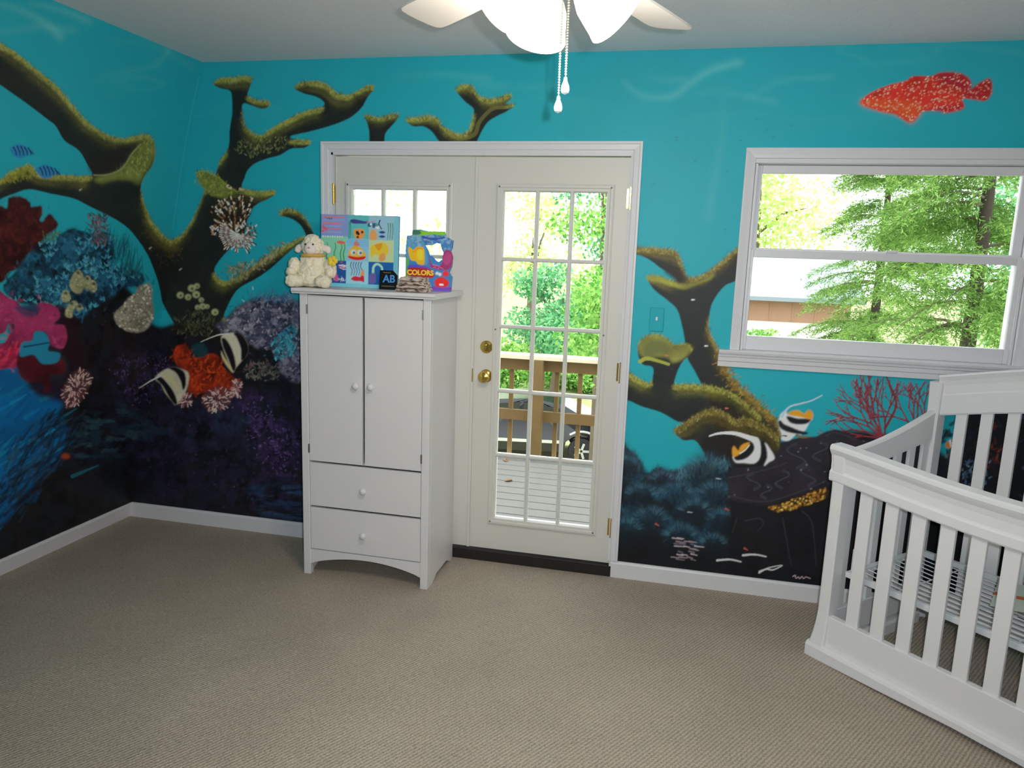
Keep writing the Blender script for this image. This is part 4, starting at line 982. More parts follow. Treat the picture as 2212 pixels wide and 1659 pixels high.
front('door', xa, -.008, .592, ZT - .004, -.036, .985, (.655, 1.335))
front('door', -.008 + .007, xb, .592, ZT - .004, .040, .985, (.655, 1.335))
front('drawer', xa, xb, .362, .586, .0, .470)
front('drawer', xa, xb, .136, .356, .0, .243)
knob_bm.free()
TOPZ = ZT + .026 + .0005

# ------------------------------------------------------------------ things on top of the wardrobe
def cover(p, x0, x1, z0, z1, nx, nz, px):
    """vertex-painted front face; px = (left,top,right,bottom) of the painter's canvas"""
    xs_ = np.linspace(x0, x1, nx); zs_ = np.linspace(z0, z1, nz)
    u, v, Q = grid(xs_, zs_)
    c = p.sample(px[0] + (u - x0) / (x1 - x0) * (px[2] - px[0]), px[3] - (v - z0) / (z1 - z0) * (px[3] - px[1]))
    return np.stack([u, 0 * u, v], 1), Q, np.clip(c * 1.25, 0, .92)

def paint_book():
    p = Painter(0, 0, 356, 316, 8)      # two painter pixels per photo pixel
    s = 2 / 4.88
    q = lambda pts: [((x - 490) * s, (y - 150) * s) for x, y in pts]
    R = lambda x0, y0, x1, y1, c, a=1: p.fill(q([(x0, y0), (x1, y0), (x1, y1), (x0, y1)]), c, 0, a, smooth=False)
    p.c[:] = srgb((120, 190, 206))
    R(490, 150, 800, 380, (132, 150, 206)); R(800, 150, 1030, 400, (96, 184, 186)); R(1030, 150, 1310, 410, (150, 190, 206))
    R(490, 380, 780, 640, (132, 200, 170)); R(780, 400, 1035, 640, (134, 190, 222)); R(1035, 410, 1310, 640, (190, 206, 160))
    R(600, 640, 780, 880, (30, 84, 156)); R(780, 640, 1035, 880, (150, 204, 226)); R(1035, 640, 1310, 880, (30, 96, 170)); R(490, 640, 600, 880, (120, 190, 160))
    for k in range(6):
        y = 170 + k * 32; R(500, y, 750 if k < 2 else 720, y + 16, (222, 120, 132) if k % 2 == 0 else (150, 160, 212))
    p.dots(q([(500, 270), (560, 270), (560, 330), (500, 330)]), 12, [(226, 90, 110)], (3, 5)); p.dots(q([(540, 180), (620, 180), (620, 205), (540, 205)]), 14, [(70, 110, 110)], (1.5, 3))
    for k in range(9): R(510 + k * 27, 376, 522 + k * 27, 394, (236, 244, 240))
    # small fishes and sea things, one to a square
    p.fill(q([(815, 215), (850, 195), (930, 205), (990, 215), (1010, 200), (1005, 235), (940, 240), (850, 240)]), (64, 66, 140), 1)
    p.path(q([(1000, 212), (1040, 222), (1100, 205)]), 4, 3, (190, 120, 170))
    p.dots(q([(1030, 230), (1140, 230), (1140, 280), (1030, 280)]), 10, [(240, 244, 244), (50, 70, 130), (70, 150, 150)], (4, 9)); p.path(q([(1150, 200), (1140, 240), (1170, 290)]), 6, 4, (44, 56, 120))
    for x in (805, 820, 1240, 1265, 1290): p.path(q([(x, 230), (x + 6, 300), (x - 2, 400)]), 5, 3, (40, 130, 100), .8)
    p.fill(q([(860, 320), (900, 295), (960, 300), (985, 340), (970, 385), (930, 405), (880, 390)]), (240, 150, 80), 1)
    p.dots(q([(880, 315), (960, 310), (965, 380), (890, 385)]), 7, [(40, 24, 24)], (4, 6))
    p.fill(q([(1045, 330), (1070, 300), (1110, 320), (1120, 400), (1045, 405)]), (236, 160, 96), 1)
    for y in (325, 370): p.fill(q([(1140, y), (1180, y - 14), (1215, y), (1180, y + 14)]), (36, 60, 140), 1)
    for x in (560, 650, 720, 755): p.path(q([(x, 630), (x - 8, 560), (x + 8, 500), (x, 450)]), 6, 3, (40, 140, 70), .9)
    p.fill(q([(670, 445), (700, 425), (750, 435), (770, 450), (720, 462)]), (226, 100, 90), 1)
    p.fill(q([(800, 560), (830, 500), (890, 470), (950, 500), (1000, 560), (990, 610), (900, 625), (810, 600)]), (246, 176, 60), 1)
    p.fill(q([(805, 585), (900, 595), (995, 585), (980, 615), (900, 628), (820, 612)]), (206, 40, 44), 1)
    p.fill(q([(860, 475), (890, 420), (930, 470)]), (230, 110, 70), 1)
    for x in (860, 935): p.ell(*q([(x, 545)])[0], 13, 12, (200, 214, 224)); p.ell(*q([(x + 8, 550)])[0], 6, 6, (90, 110, 130))
    for k in range(4): R(790, 415 + k * 18, 1030, 422 + k * 18, (96, 160, 206), .6)
    p.fill(q([(1110, 450), (1180, 430), (1240, 460), (1250, 540), (1180, 590), (1110, 560), (1060, 590), (1055, 480)]), (240, 190, 60), 1)
    p.fill(q([(1100, 460), (1180, 445), (1150, 520)]), (220, 150, 40), 1); p.fill(q([(1150, 580), (1200, 540), (1220, 610), (1160, 630)]), (236, 150, 90), 1)
    for k in range(5): p.path(q([(840 + k * 28, 650), (830 + k * 28, 690), (850 + k * 28, 740), (838 + k * 28, 790)]), 5, 3, (120, 90, 160) if k % 2 else (80, 100, 120), .9)
    p.fill(q([(840, 830), (880, 800), (940, 805), (960, 780), (985, 800), (985, 860), (955, 850), (880, 850)]), (196, 40, 60), 1); p.fill(q([(940, 790), (975, 720), (985, 780)]), (236, 150, 80), 1)
    p.fill(q([(640, 790), (665, 760), (695, 830), (690, 860), (640, 850)]), (206, 90, 150), 1)
    p.fur(q([(690, 650), (770, 650), (770, 740), (690, 740)]), 16, [(220, 90, 120), (230, 230, 240)], (8, 16), (4, 3), (0, 10), .9)
    p.fur(q([(700, 820), (775, 820), (775, 870), (700, 870)]), 14, [(220, 226, 236)], (6, 10), (3, 2), (-80, 60), .9)
    p.path(q([(1085, 750), (1090, 690), (1130, 660), (1180, 690), (1185, 740)]), 12, 10, (170, 216, 190), .95); p.fill(q([(1050, 780), (1110, 760), (1110, 860), (1050, 865)]), (120, 90, 160), 2, .8)
    R(490, 880, 1310, 920, (120, 196, 214))
    return p

book = empty('picture_book', (1.582, -0.205, TOPZ)); book.rotation_euler = (math.radians(-3), 0, math.radians(2))
tag(book, 'large flat picture book with squares of sea creatures, standing on the wardrobe', 'book')
BH, BW, BT = .352, .402, .022
V, Q, cc = cover(paint_book(), -BW / 2, BW / 2, .0, BH, 178, 150, (0, 0, 355, 315))
np_mesh('front_cover', V, Q, M_PRINT, book, cc)
ob('page_block', bx(-BW / 2 + .003, BW / 2 - .004, .003, BT - .002, .003, BH - .003), mat('page_edges', L(206, 214, 212), 0.7), book)
ob('back_cover', bx(-BW / 2, BW / 2, BT - .002, BT, 0, BH), mat('blue_cover', L(44, 130, 170), 0.4), book)
ob('spine', bx(-BW / 2 - .003, -BW / 2, 0, BT, 0, BH), mat('teal_spine', L(30, 96, 130), 0.4), book)

def text_mesh(s, size, m, parent, loc, depth=.0008, rot=(math.pi / 2, 0, 0), bold=0.0):
    cu = bpy.data.curves.new('lettering', 'FONT'); cu.body = s; cu.size = size; cu.extrude = depth; cu.offset = bold; cu.align_x = 'CENTER'; cu.align_y = 'CENTER'
    t = bpy.data.objects.new('lettering', cu); COL.objects.link(t)
    me = bpy.data.meshes.new_from_object(t.evaluated_get(bpy.context.evaluated_depsgraph_get()))
    COL.objects.unlink(t); bpy.data.objects.remove(t)
    me.materials.clear(); me.materials.append(m)
    o = link(bpy.data.objects.new('lettering', me), parent); o.location = loc; o.rotation_euler = rot
    return o
abk = empty('alphabet_card', (1.762, -0.265, TOPZ)); abk.rotation_euler = (math.radians(-7), 0, math.radians(1))
tag(abk, 'small black alphabet card with blue letters, before the large picture book', 'card')
bm = BM(); prism(bm, [(-.045, 0), (.046, 0), (.046, .070), (.022, .092), (-.045, .092)], 'y', 0, .005)
ob('card', bm, mat('black_card', L(16, 18, 24), 0.35), abk)
text_mesh('AB', .050, mat('blue_ink', L(74, 152, 226), 0.5), abk, (.004, -.0008, .050), bold=.0012)
for z, w_ in ((.016, .060), (.081, .040)):
    ob('small_print', bx(-.028 if z > .05 else -.032, -.028 + w_, -.0008, 0, z - .002, z + .002), mat('gold_ink_%d' % (z * 1000), L(120, 104, 60), 0.5), abk)

# shaped board book with a cut-out window
def paint_colors():
    p = Painter(0, 0, 300, 400, 12)
    s = 300 / 500.0
    q = lambda pts: [((x - 1410) * s, (y - 280) * s) for x, y in pts]
    p.c[:] = srgb((52, 122, 184))
    p.fill(q([(1410, 330), (1540, 330), (1600, 420), (1640, 640), (1560, 640), (1410, 560)]), (84, 150, 186), 4, .9)
    p.cloud(q([(1410, 340), (1880, 300), (1880, 480), (1500, 460)]), [(120, 160, 190), (70, 96, 150), (150, 180, 200)], 20, .4, .7, 4, 3)
    p.fill(q([(1500, 290), (1620, 300), (1800, 300), (1790, 340), (1680, 330), (1560, 350), (1500, 330)]), (130, 190, 40), 2)
    p.fill(q([(1470, 290), (1540, 290), (1560, 330), (1480, 340)]), (60, 110, 90), 2)
    p.path(q([(1580, 360), (1680, 380), (1800, 360)]), 16, 10, (40, 66, 160), .9)
    p.fill(q([(1436, 500), (1450, 470), (1490, 500), (1520, 470), (1570, 465), (1600, 500), (1605, 640), (1580, 665), (1540, 650), (1520, 620), (1470, 610), (1450, 560)]), (246, 176, 20), 1)
    p.fill(q([(1530, 510), (1580, 500), (1590, 600), (1540, 590)]), (250, 200, 40), 2); p.path(q([(1490, 520), (1540, 480), (1590, 490)]), 6, 4, (230, 130, 20))
    p.fill(q([(1420, 600), (1445, 600), (1450, 790), (1420, 800)]), (96, 170, 60), 2)
    p.fill(q([(1450, 660), (1600, 660), (1680, 720), (1650, 780), (1450, 720)]), (74, 70, 190), 4, .9); p.fill(q([(1590, 680), (1680, 700), (1690, 780), (1620, 760)]), (150, 50, 130), 4, .9)
    p.fill(q([(1660, 560), (1680, 640), (1760, 660), (1790, 600), (1790, 530), (1840, 490), (1890, 540), (1880, 660), (1830, 700), (1700, 690), (1660, 640)]), (156, 40, 100), 1)
    p.fill(q([(1800, 560), (1840, 510), (1880, 560), (1850, 640), (1800, 630)]), (176, 60, 120), 2)
    p.path(q([(1680, 650), (1740, 660), (1800, 690)]), 4, 3, (226, 120, 170)); p.path(q([(1690, 670), (1760, 690)]), 4, 3, (226, 120, 170))
    for x, y, c in [(1740, 740, (220, 226, 236)), (1770, 750, (220, 226, 236))]: p.ell(*q([(x, y)])[0], 9, 10, c)
    p.fill(q([(1795, 730), (1830, 705), (1860, 740), (1840, 770), (1800, 765)]), (214, 40, 60), 1); p.path(q([(1870, 700), (1890, 740), (1870, 800)]), 7, 6, (40, 140, 150))
    p.fill(q([(1715, 830), (1740, 790), (1800, 780), (1860, 820), (1850, 870), (1800, 890), (1730, 880)]), (216, 30, 36), 1)
    p.fill(q([(1765, 855), (1800, 845), (1810, 860), (1790, 870)]), (250, 236, 230), 0)
    p.fill(q([(1690, 880), (1800, 890), (1880, 880), (1880, 920), (1690, 920)]), (120, 60, 170), 3)
    p.fill(q([(1440, 715), (1450, 690), (1560, 685), (1690, 720), (1690, 790), (1450, 775)]), (170, 24, 30), 1)
    return p
cb = empty('board_book', (1.955, -0.235, TOPZ)); cb.rotation_euler = (math.radians(-6), 0, math.radians(8))
tag(cb, 'shaped cardboard picture book with COLORS title and a cut-out window, standing on the wardrobe', 'book')
pc = paint_colors()
kx = .225 / 470.0; kz = .288 / 640.0
def cbp(pts): return [((x - 1650) * kx, (930 - y) * kz) for x, y in pts]
outer = cbp([(1420, 930), (1415, 700), (1410, 480), (1420, 350), (1470, 345), (1475, 290), (1560, 283), (1640, 300), (1800, 296), (1820, 350), (1890, 385), (1885, 460), (1870, 495), (1892, 560), (1885, 660), (1862, 720), (1892, 770), (1885, 920), (1870, 930)])
hole = cbp([(1610, 445), (1680, 440), (1720, 418), (1760, 425), (1780, 490), (1795, 520), (1785, 590), (1750, 618), (1720, 600), (1690, 560), (1660, 555), (1640, 500)])
# triangulated plate with a hole
bm = BM()
vo = [bm.verts.new((x, 0, z)) for x, z in outer]; vh = [bm.verts.new((x, 0, z)) for x, z in hole]
eo = [bm.edges.new((vo[i], vo[(i + 1) % len(vo)])) for i in range(len(vo))] + [bm.edges.new((vh[i], vh[(i + 1) % len(vh)])) for i in range(len(vh))]
bmesh.ops.triangle_fill(bm, use_beauty=True, edges=eo)
hp = np.array(hole)
def in_poly(x, z, poly):
    c = False
    for i in range(len(poly)):
        (ax, ay), (bx_, by) = poly[i - 1], poly[i]
        if (ay > z) != (by > z) and x < ax + (bx_ - ax) * (z - ay) / (by - ay): c = not c
    return c
bad = [f for f in bm.faces if in_poly(f.calc_center_median().x, f.calc_center_median().z, hole)]
bmesh.ops.delete(bm, geom=bad, context='FACES_ONLY')
for _ in range(5):
    bmesh.ops.subdivide_edges(bm, edges=[e for e in bm.edges if e.calc_length() > .0035], cuts=1, use_grid_fill=True)
bmesh.ops.triangulate(bm, faces=bm.faces)
V = np.array([v.co for v in bm.verts]); bm.verts.index_update(); T3 = np.array([[v.index for v in f.verts] for f in bm.faces]); bm.free()
cc = pc.sample((V[:, 0] / kx + 1650 - 1410) * .6, (930 - V[:, 2] / kz - 280) * .6)
np_mesh('front_cover', V, T3, M_PRINT, cb, np.clip(cc * 1.25, 0, .92))
bm = BM()
loft(bm, [[(x, t, z) for t in (0.0005, .014)] + [(x * .999, .014, z) for t in (0,)] for x, z in outer], closed=True)
ob('page_edge', bm, mat('board_edges', L(70, 120, 170), 0.6), cb)
bm = BM(); loft(bm, [[(x, .0005, z), (x, .014, z), (x * .999, .014, z)] for x, z in hole], closed=True)
ob('window_edge', bm, mat('window_edges', L(210, 214, 216), 0.6), cb)
text_mesh('COLORS', .033, mat('yellow_ink', L(250, 214, 60), 0.5), cb, cbp([(1568, 740)])[0][:1] + (-.001,) + cbp([(1568, 740)])[0][1:], bold=.0014)

# folded brown-and-white patterned cloth
M_CLOTH = mat('speckled_cloth', L(150, 120, 100), 0.9)
_nt = M_CLOTH.node_tree; _v = _nt.nodes.new('ShaderNodeTexVoronoi'); _v.inputs['Scale'].default_value = 75
_r = _nt.nodes.new('ShaderNodeValToRGB'); _r.color_ramp.elements[0].color = L(84, 56, 44); _r.color_ramp.elements[1].color = L(222, 204, 190); _r.color_ramp.elements[0].position = .25; _r.color_ramp.elements[1].position = .6
_tc = _nt.nodes.new('ShaderNodeTexCoord'); _mp = _nt.nodes.new('ShaderNodeMapping'); _mp.inputs['Scale'].default_value = (.5, 1, 1.4)
_nt.links.new(_tc.outputs['Object'], _mp.inputs[0]); _nt.links.new(_mp.outputs[0], _v.inputs['Vector']); _nt.links.new(_v.outputs['Distance'], _r.inputs[0]); _nt.links.new(_r.outputs[0], _nt.nodes['Principled BSDF'].inputs['Base Color'])
fc = empty('folded_cloth', (1.925, -0.345, TOPZ)); tag(fc, 'small folded brown and white speckled cloth at the foot of the COLORS book', 'cloth')
random.seed(4)
for k in range(4):
    bm = BM(); w_ = .076 - .006 * k; z0 = .0165 * k
    secs = []
    for i in range(13):
        x = -w_ + 2 * w_ * i / 12; sg = .0035 * math.sin(i * 1.1 + k * 2)
        e = .9 if i in (0, 12) else 1
        secs.append([(x, -.045 * e + .003 * math.sin(i + k), z0 + .009 + sg), (x, -.052 * e, z0 + .008 + sg * .6 - .004), (x, -.044 * e, z0 + sg * .3 + .0002 + max(0, -sg * .3)), (x, .045 * e, z0 + .0005), (x, .050 * e, z0 + .008), (x, .044 * e, z0 + .0165 + sg), (x, -.02, z0 + .018 + sg * .6), ])
    loft(bm, secs); ob('fold', bm, M_CLOTH, fc, True)

# plush lamb
M_PLUSH = mat('cream_plush', L(255, 238, 212), 0.95, 0.1, noise=.08, nscale=60, bump=.5, bscale=260)
M_FACE = mat('pale_muzzle_plush', L(248, 232, 224), 0.9, 0.1, noise=.06, nscale=90, bump=.4, bscale=400)
lamb = empty('plush_lamb', (1.408, -0.335, TOPZ)); lamb.rotation_euler = (0, 0, math.radians(10))
tag(lamb, 'cream plush lamb sitting on the wardrobe beside the picture book', 'toy')
def fluffy(name, parts, m, parent, amp=.004, sub=4, fr=90.0, seed=0):
    """union of ellipsoids blended into one woolly skin"""
    from mathutils import noise as mn
    bm = BM(); ball(bm, (0, 0, 0), 1.0, sub)
    C = np.mean([p[0] for p in parts], axis=0)
    for v in bm.verts:
        d = v.co.normalized(); best = 0
        for c, r in parts:       # farthest hit of the ray from the centre
            o = [(C[i] - c[i]) / r[i] for i in range(3)]; w_ = [d[i] / r[i] for i in range(3)]
            a = sum(x * x for x in w_); b = 2 * sum(x * y for x, y in zip(o, w_)); cc_ = sum(x * x for x in o) - 1
            D = b * b - 4 * a * cc_
            if D > 0: best = max(best, (-b + math.sqrt(D)) / (2 * a))
        p = Vector(C) + d * best
        p += d * amp * (mn.noise(p * fr + Vector((seed, 0, 0))) + .6 * mn.noise(p * fr * 2.3))
        if p.z < .0008: p.z = .0008
        v.co = p
    for _ in range(1): bmesh.ops.smooth_vert(bm, verts=bm.verts, factor=.35, use_axis_x=True, use_axis_y=True, use_axis_z=True)
    return ob(name, bm, m, parent, True)
body = fluffy('body', [((0, 0, .070), (.075, .062, .070)), ((0, 0, .120), (.062, .052, .045)), ((0, 0, .035), (.090, .066, .036))], M_PLUSH, lamb, .009, 5, 70)
head = fluffy('head', [((0, -.004, .190), (.052, .048, .050)), ((0, -.004, .214), (.042, .040, .034))], M_PLUSH, lamb, .008, 5, 80, seed=3)
fluffy('muzzle', [((0, -.040, .180), (.031, .022, .028)), ((0, -.046, .190), (.024, .014, .026))], M_FACE, head, .001, 3)
for s_ in (-1, 1):
    fluffy('ear', [((s_ * .058, 0, .186), (.028, .014, .016)), ((s_ * .074, -.002, .176), (.016, .010, .018))], M_FACE, head, .002, 3, seed=s_)
    fluffy('arm', [((s_ * .086, -.016, .100), (.030, .030, .040)), ((s_ * .094, -.034, .072), (.027, .028, .026))], M_PLUSH, lamb, .007, 4, 80, seed=5 + s_)
    fluffy('leg', [((s_ * .062, -.050, .030), (.040, .050, .030)), ((s_ * .080, -.080, .030), (.030, .022, .030))], M_PLUSH, lamb, .007, 4, 80, seed=8 + s_)
    e = BM(); ball(e, (s_ * .018, -.056, .202), (.0045, .003, .0045), 2); ob('eye', e, mat('black_eye_%d' % (s_ + 1), L(24, 22, 22), .2), head, True)
e = BM(); ball(e, (0, -.062, .186), (.006, .003, .004), 2); ob('nose', e, mat('pink_nose', L(216, 150, 150), .6), head, True)
e = BM(); lathe(e, [(.050, .142), (.058, .146), (.060, .152), (.056, .158), (.048, .160), (.046, .150), (.050, .142)], 28); bmesh.ops.scale(e, vec=(1, .95, 1), verts=e.verts); ob('neck_ribbon', e, mat('golden_ribbon', L(214, 172, 96), .6), lamb, True)
fl_y = BM()
for k in range(5):
    a = 2 * math.pi * k / 5; ball(fl_y, (.112 + .014 * math.cos(a), -.06, .128 + .014 * math.sin(a)), (.012, .006, .012), 2)
ob('yellow_flower', fl_y, mat('yellow_felt', L(240, 206, 60), .8), lamb, True)

# ------------------------------------------------------------------ cot
def ang_d(): return math.atan2(-.716, .698)
CF = Vector((3.772, -0.540, 0.0))
crib = empty('crib', CF, ang_d())
tag(crib, 'white slatted baby crib with arched high back, in front of the window wall', 'crib')
CL, CD = 1.38, 0.72
def cp(name, bm, m=M_CRIB, par=crib, sm=False): return ob(name, bm, m, par, sm)
def dip(x): return -.042 * math.sin(math.pi * min(max(x / CL, 0), 1)) ** 1.2
def arch(x):
    t = min(max(x / CL, 0), 1); return .115 * math.sin(math.pi * t) ** 1.15
def rail_loft(prof, x0, x1, f, n=40, ends=None):
    bm = BM(); loft(bm, [[(x0 + (x1 - x0) * k / n, y, z + f(x0 + (x1 - x0) * k / n)) for y, z in prof] for k in range(n + 1)])
    return bm
fy = .030     # front panel plane, set back from the plinth
# front: top rail with crown moulding
crown = [(fy - .014, .914), (fy - .022, .908), (fy - .024, .896), (fy - .018, .884), (fy - .008, .868), (fy - .003, .846), (fy - .002, .812), (fy - .004, .806), (fy - .010, .800), (fy - .010, .768), (fy - .006, .762), (fy + .030, .762), (fy + .034, .80), (fy + .036, .880), (fy + .048, .892), (fy + .050, .906), (fy + .044, .914)]
cp('front_top_rail', rail_loft(crown, -.012, CL + .012, dip))
# posts, flared towards the foot
def post(x0, x1, y0, y1, ztop, name, sx, sy):
    bm = BM(); secs = []
    for z in np.linspace(.055, ztop, 18):
        t = (z - .055) / (ztop - .055)
        fl_ = .016 * max(0, 1 - t * 4.5) ** 2 + .006 * max(0, (t - .8) * 5) ** 2
        a0 = x0 - (fl_ if sx < 0 else 0); a1 = x1 + (fl_ if sx > 0 else 0); b0 = y0 - (fl_ if sy < 0 else 0); b1 = y1 + (fl_ if sy > 0 else 0)
        r = .006
        secs.append([(a0 + r, b0, z), (a1 - r, b0, z), (a1, b0 + r, z), (a1, b1 - r, z), (a1 - r, b1, z), (a0 + r, b1, z), (a0, b1 - r, z), (a0, b0 + r, z)])
    loft(bm, secs); return cp(name, bm)
post(0, .050, fy - .006, fy + .062, .872, 'front_post', -1, -1)
post(CL - .050, CL, fy - .006, fy + .062, .872, 'front_post', 1, -1)
post(0, .050, CD - .070, CD - .002, 1.132, 'back_post', -1, 1)
post(CL - .050, CL, CD - .070, CD - .002, 1.132, 'back_post', 1, 1)
# front: bottom rail and plinth
cp('front_bottom_rail', bx(.046, CL - .046, fy + .002, fy + .034, .060, .191, .003))
n = 30
bm = BM(); secs = []
for k in range(n + 1):
    x = -.022 + (CL + .044) * k / n; e = min(x + .022, CL + .022 - x)
    zb = .0005 + .024 * min(1, max(0, (e - .05) / .55)) ** 1.3
    secs.append([(x, 0, zb), (x, 0, .046), (x, .006, .056), (x, .014, .062), (x, .070, .062), (x, .070, zb)])
loft(bm, secs); cp('front_plinth', bm)
# front slats
sl = bx(-.0265, .0265, -.008, .008, 0, 1, .003)
for k in range(12):
    xc = .145 + .1053 * k; z1 = .770 + dip(xc)
    b2 = sl.copy(); bmesh.ops.scale(b2, vec=(1, 1, z1 - .186), verts=b2.verts); bmesh.ops.translate(b2, vec=(xc, fy + .018, .186), verts=b2.verts)
    cp('front_slat', b2)
# back panel, arched
by = CD - .036
bcrown = [(by - .022, 1.158), (by - .026, 1.150), (by - .018, 1.132), (by - .013, 1.110), (by - .013, 1.074), (by - .016, 1.066), (by - .016, .985), (by - .012, .978), (by + .012, .978), (by + .016, .985), (by + .016, 1.150), (by + .014, 1.158)]
cp('back_top_rail', rail_loft(bcrown, .030, CL - .030, arch))
cp('back_bottom_rail', bx(.046, CL - .046, by - .012, by + .012, .10, .215, .003))
for k in range(12):
    xc = .136 + .1008 * k; z1 = .99 + arch(xc)
    b2 = sl.copy(); bmesh.ops.scale(b2, vec=(.88, 1, z1 - .208), verts=b2.verts); bmesh.ops.translate(b2, vec=(xc, by, .208), verts=b2.verts)
    cp('back_slat', b2)
# end panels with a sweeping top rail
for X, nm in ((.026, 0), (CL - .026, 1)):
    bm = BM(); secs = []; ns = 20
    ya, yb = fy + .040, CD - .040
    for k in range(ns + 1):
        t = k / ns; y = ya + (yb - ya) * t; z = .892 + .125 * (t ** 1.6); lo = .800 + .085 * (t ** 1.3)
        secs.append([(X - .016, y, lo), (X - .016, y, z - .008), (X - .010, y, z), (X + .010, y, z), (X + .016, y, z - .008), (X + .016, y, lo)])
    loft(bm, secs); cp('end_top_rail', bm)
    cp('end_bottom_rail', bx(X - .013, X + .013, ya, yb, .075, .200, .003))
    for k in range(6):
        y = ya + .055 + (yb - ya - .11) * k / 5; t = (y - ya) / (yb - ya); z1 = .808 + .085 * t ** 1.3
        cp('end_slat', bx(X - .008, X + .008, y - .0225, y + .0225, .195, z1, .003))
    bm = BM(); prism(bm, [(X - .03, 0.0005), (X + .03, .0005), (X + .03, .046), (X + .022, .058), (X - .022, .058), (X - .03, .046)], 'y', .012, CD - .002)
    cp('end_plinth', bm)
sl.free()
# metal spring base
sb = empty('spring_base', (0, 0, .372)); sb.parent = crib
M_WIRE = mat('white_coated_steel', L(222, 224, 228), 0.35, .4)
sx0, sx1, sy0, sy1 = .058, CL - .058, .098, CD - .078
for b in [(sx0, sx1, sy0, sy0 + .022), (sx0, sx1, sy1 - .022, sy1), (sx0, sx0 + .022, sy0 + .022, sy1 - .022), (sx1 - .022, sx1, sy0 + .022, sy1 - .022)]:
    ob('angle_bar', bx(b[0], b[1], b[2], b[3], -.016, .008, .002), M_WIRE, sb)
for k in range(12):
    y = sy0 + .046 + (sy1 - sy0 - .092) * k / 11
    w_ = BM(); tube(w_, [(sx0 + .02, y, -.004), (sx0 + .2, y, -.012), ((sx0 + sx1) / 2, y, -.014), (sx1 - .2, y, -.012), (sx1 - .02, y, -.004)], .0026, 6); ob('spring_wire', w_, M_WIRE, sb, True)
for k in range(3):
    x = sx0 + .20 + (sx1 - sx0 - .4) * k / 2
    w_ = BM(); tube(w_, [(x, sy0 + .02, -.008), (x, sy1 - .02, -.008)], .0026, 6); ob('cross_wire', w_, M_WIRE, sb, True)
for X in (sx0 + .011, sx1 - .011):
    for Yb in (sy0 + .05, sy1 - .05):
        ob('hanger_bracket', bx(X - .010, X + .010, Yb - .018, Yb + .018, -.02, .10, .003), M_WIRE, sb)
# instruction sheet left on the springs
sh = empty('instruction_sheet', (0, 0, 0)); pz = CF + Matrix.Rotation(ang_d(), 3, 'Z') @ Vector((.56, .50, .372))
sh.location = pz; sh.rotation_euler = (0, 0, ang_d() + .35)
tag(sh, 'pale printed sheet with an orange stripe lying on the crib springs', 'paper')
bm = BM(); loft(bm, [[(-.11 + .22 * k / 10, y, .0012 + .010 * math.sin(k / 10 * 2.6) ** 2 + z) for y, z in ((-.14, 0), (.14, .004), (.14, .0048), (-.14, .0008))] for k in range(11)])
ob('sheet', bm, mat('pale_paper', L(206, 214, 200), .8), sh)
bm = BM(); loft(bm, [[(-.11 + .22 * k / 10, y, .0022 + .010 * math.sin(k / 10 * 2.6) ** 2 + z) for y, z in ((-.02, .0018), (.012, .0022), (.012, .0026), (-.02, .0022))] for k in range(11)])
ob('printed_stripe', bm, mat('orange_print', L(214, 110, 60), .8), sh)

# ------------------------------------------------------------------ ceiling fan with light kit
FX, FY = 2.825, -1.90
fan = empty('ceiling_fan', (FX, FY, CEIL))
tag(fan, 'white ceiling fan with frosted glass lamp shades and two pull chains', 'ceiling fan')
M_FAN = mat('white_fan_enamel', L(232, 230, 226), .35, .4)
M_BLADE = mat('white_blade', L(208, 202, 196), .45, .3)
def lathe_o(name, prof, m=M_FAN, par=fan, n=32):
    b = BM(); lathe(b, prof, n); return ob(name, b, m, par, True)
lathe_o('canopy', [(.001, -.0005), (.068, -.0005), (.070, -.012), (.060, -.040), (.030, -.058), (.001, -.060)])
lathe_o('down_rod', [(.012, -.055), (.012, -.15)], n=16)
lathe_o('motor_housing', [(.001, -.135), (.060, -.138), (.100, -.155), (.112, -.185), (.112, -.225), (.100, -.250), (.070, -.262), (.001, -.264)])
lathe_o('switch_housing', [(.001, -.262), (.062, -.262), (.064, -.300), (.056, -.325), (.030, -.345), (.001, -.350)])
for k in range(5):
    a = math.radians(67 + 72 * k); R_ = Matrix.Rotation(a, 4, 'Z') @ Matrix.Translation((0, 0, -.290)) @ Matrix.Rotation(math.radians(11), 4, 'X')
    bm = BM(); out = [(.17, -.050), (.30, -.060), (.45, -.066), (.56, -.068), (.596, -.066), (.610, -.056), (.616, -.034), (.617, 0), (.616, .034), (.610, .056), (.596, .066), (.56, .068), (.45, .066), (.30, .060), (.17, .050), (.155, .0)]
    loft(bm, [[R_ @ Vector((x, y, z)) for x, y in out] for z in (-.003, .003)])
    bl_ = ob('blade', bm, M_BLADE, fan)
    bm = BM(); secs = [[R_ @ Vector(p) for p in ((x, -w_, z - .003), (x, w_, z - .003), (x, w_, z + .003), (x, -w_, z + .003))] for x, w_, z in ((.085, .014, .045), (.13, .016, .020), (.17, .030, -.006), (.25, .034, -.0065), (.275, .012, -.0065))]
    loft(bm, secs); ob('blade_iron', bm, M_FAN, bl_)
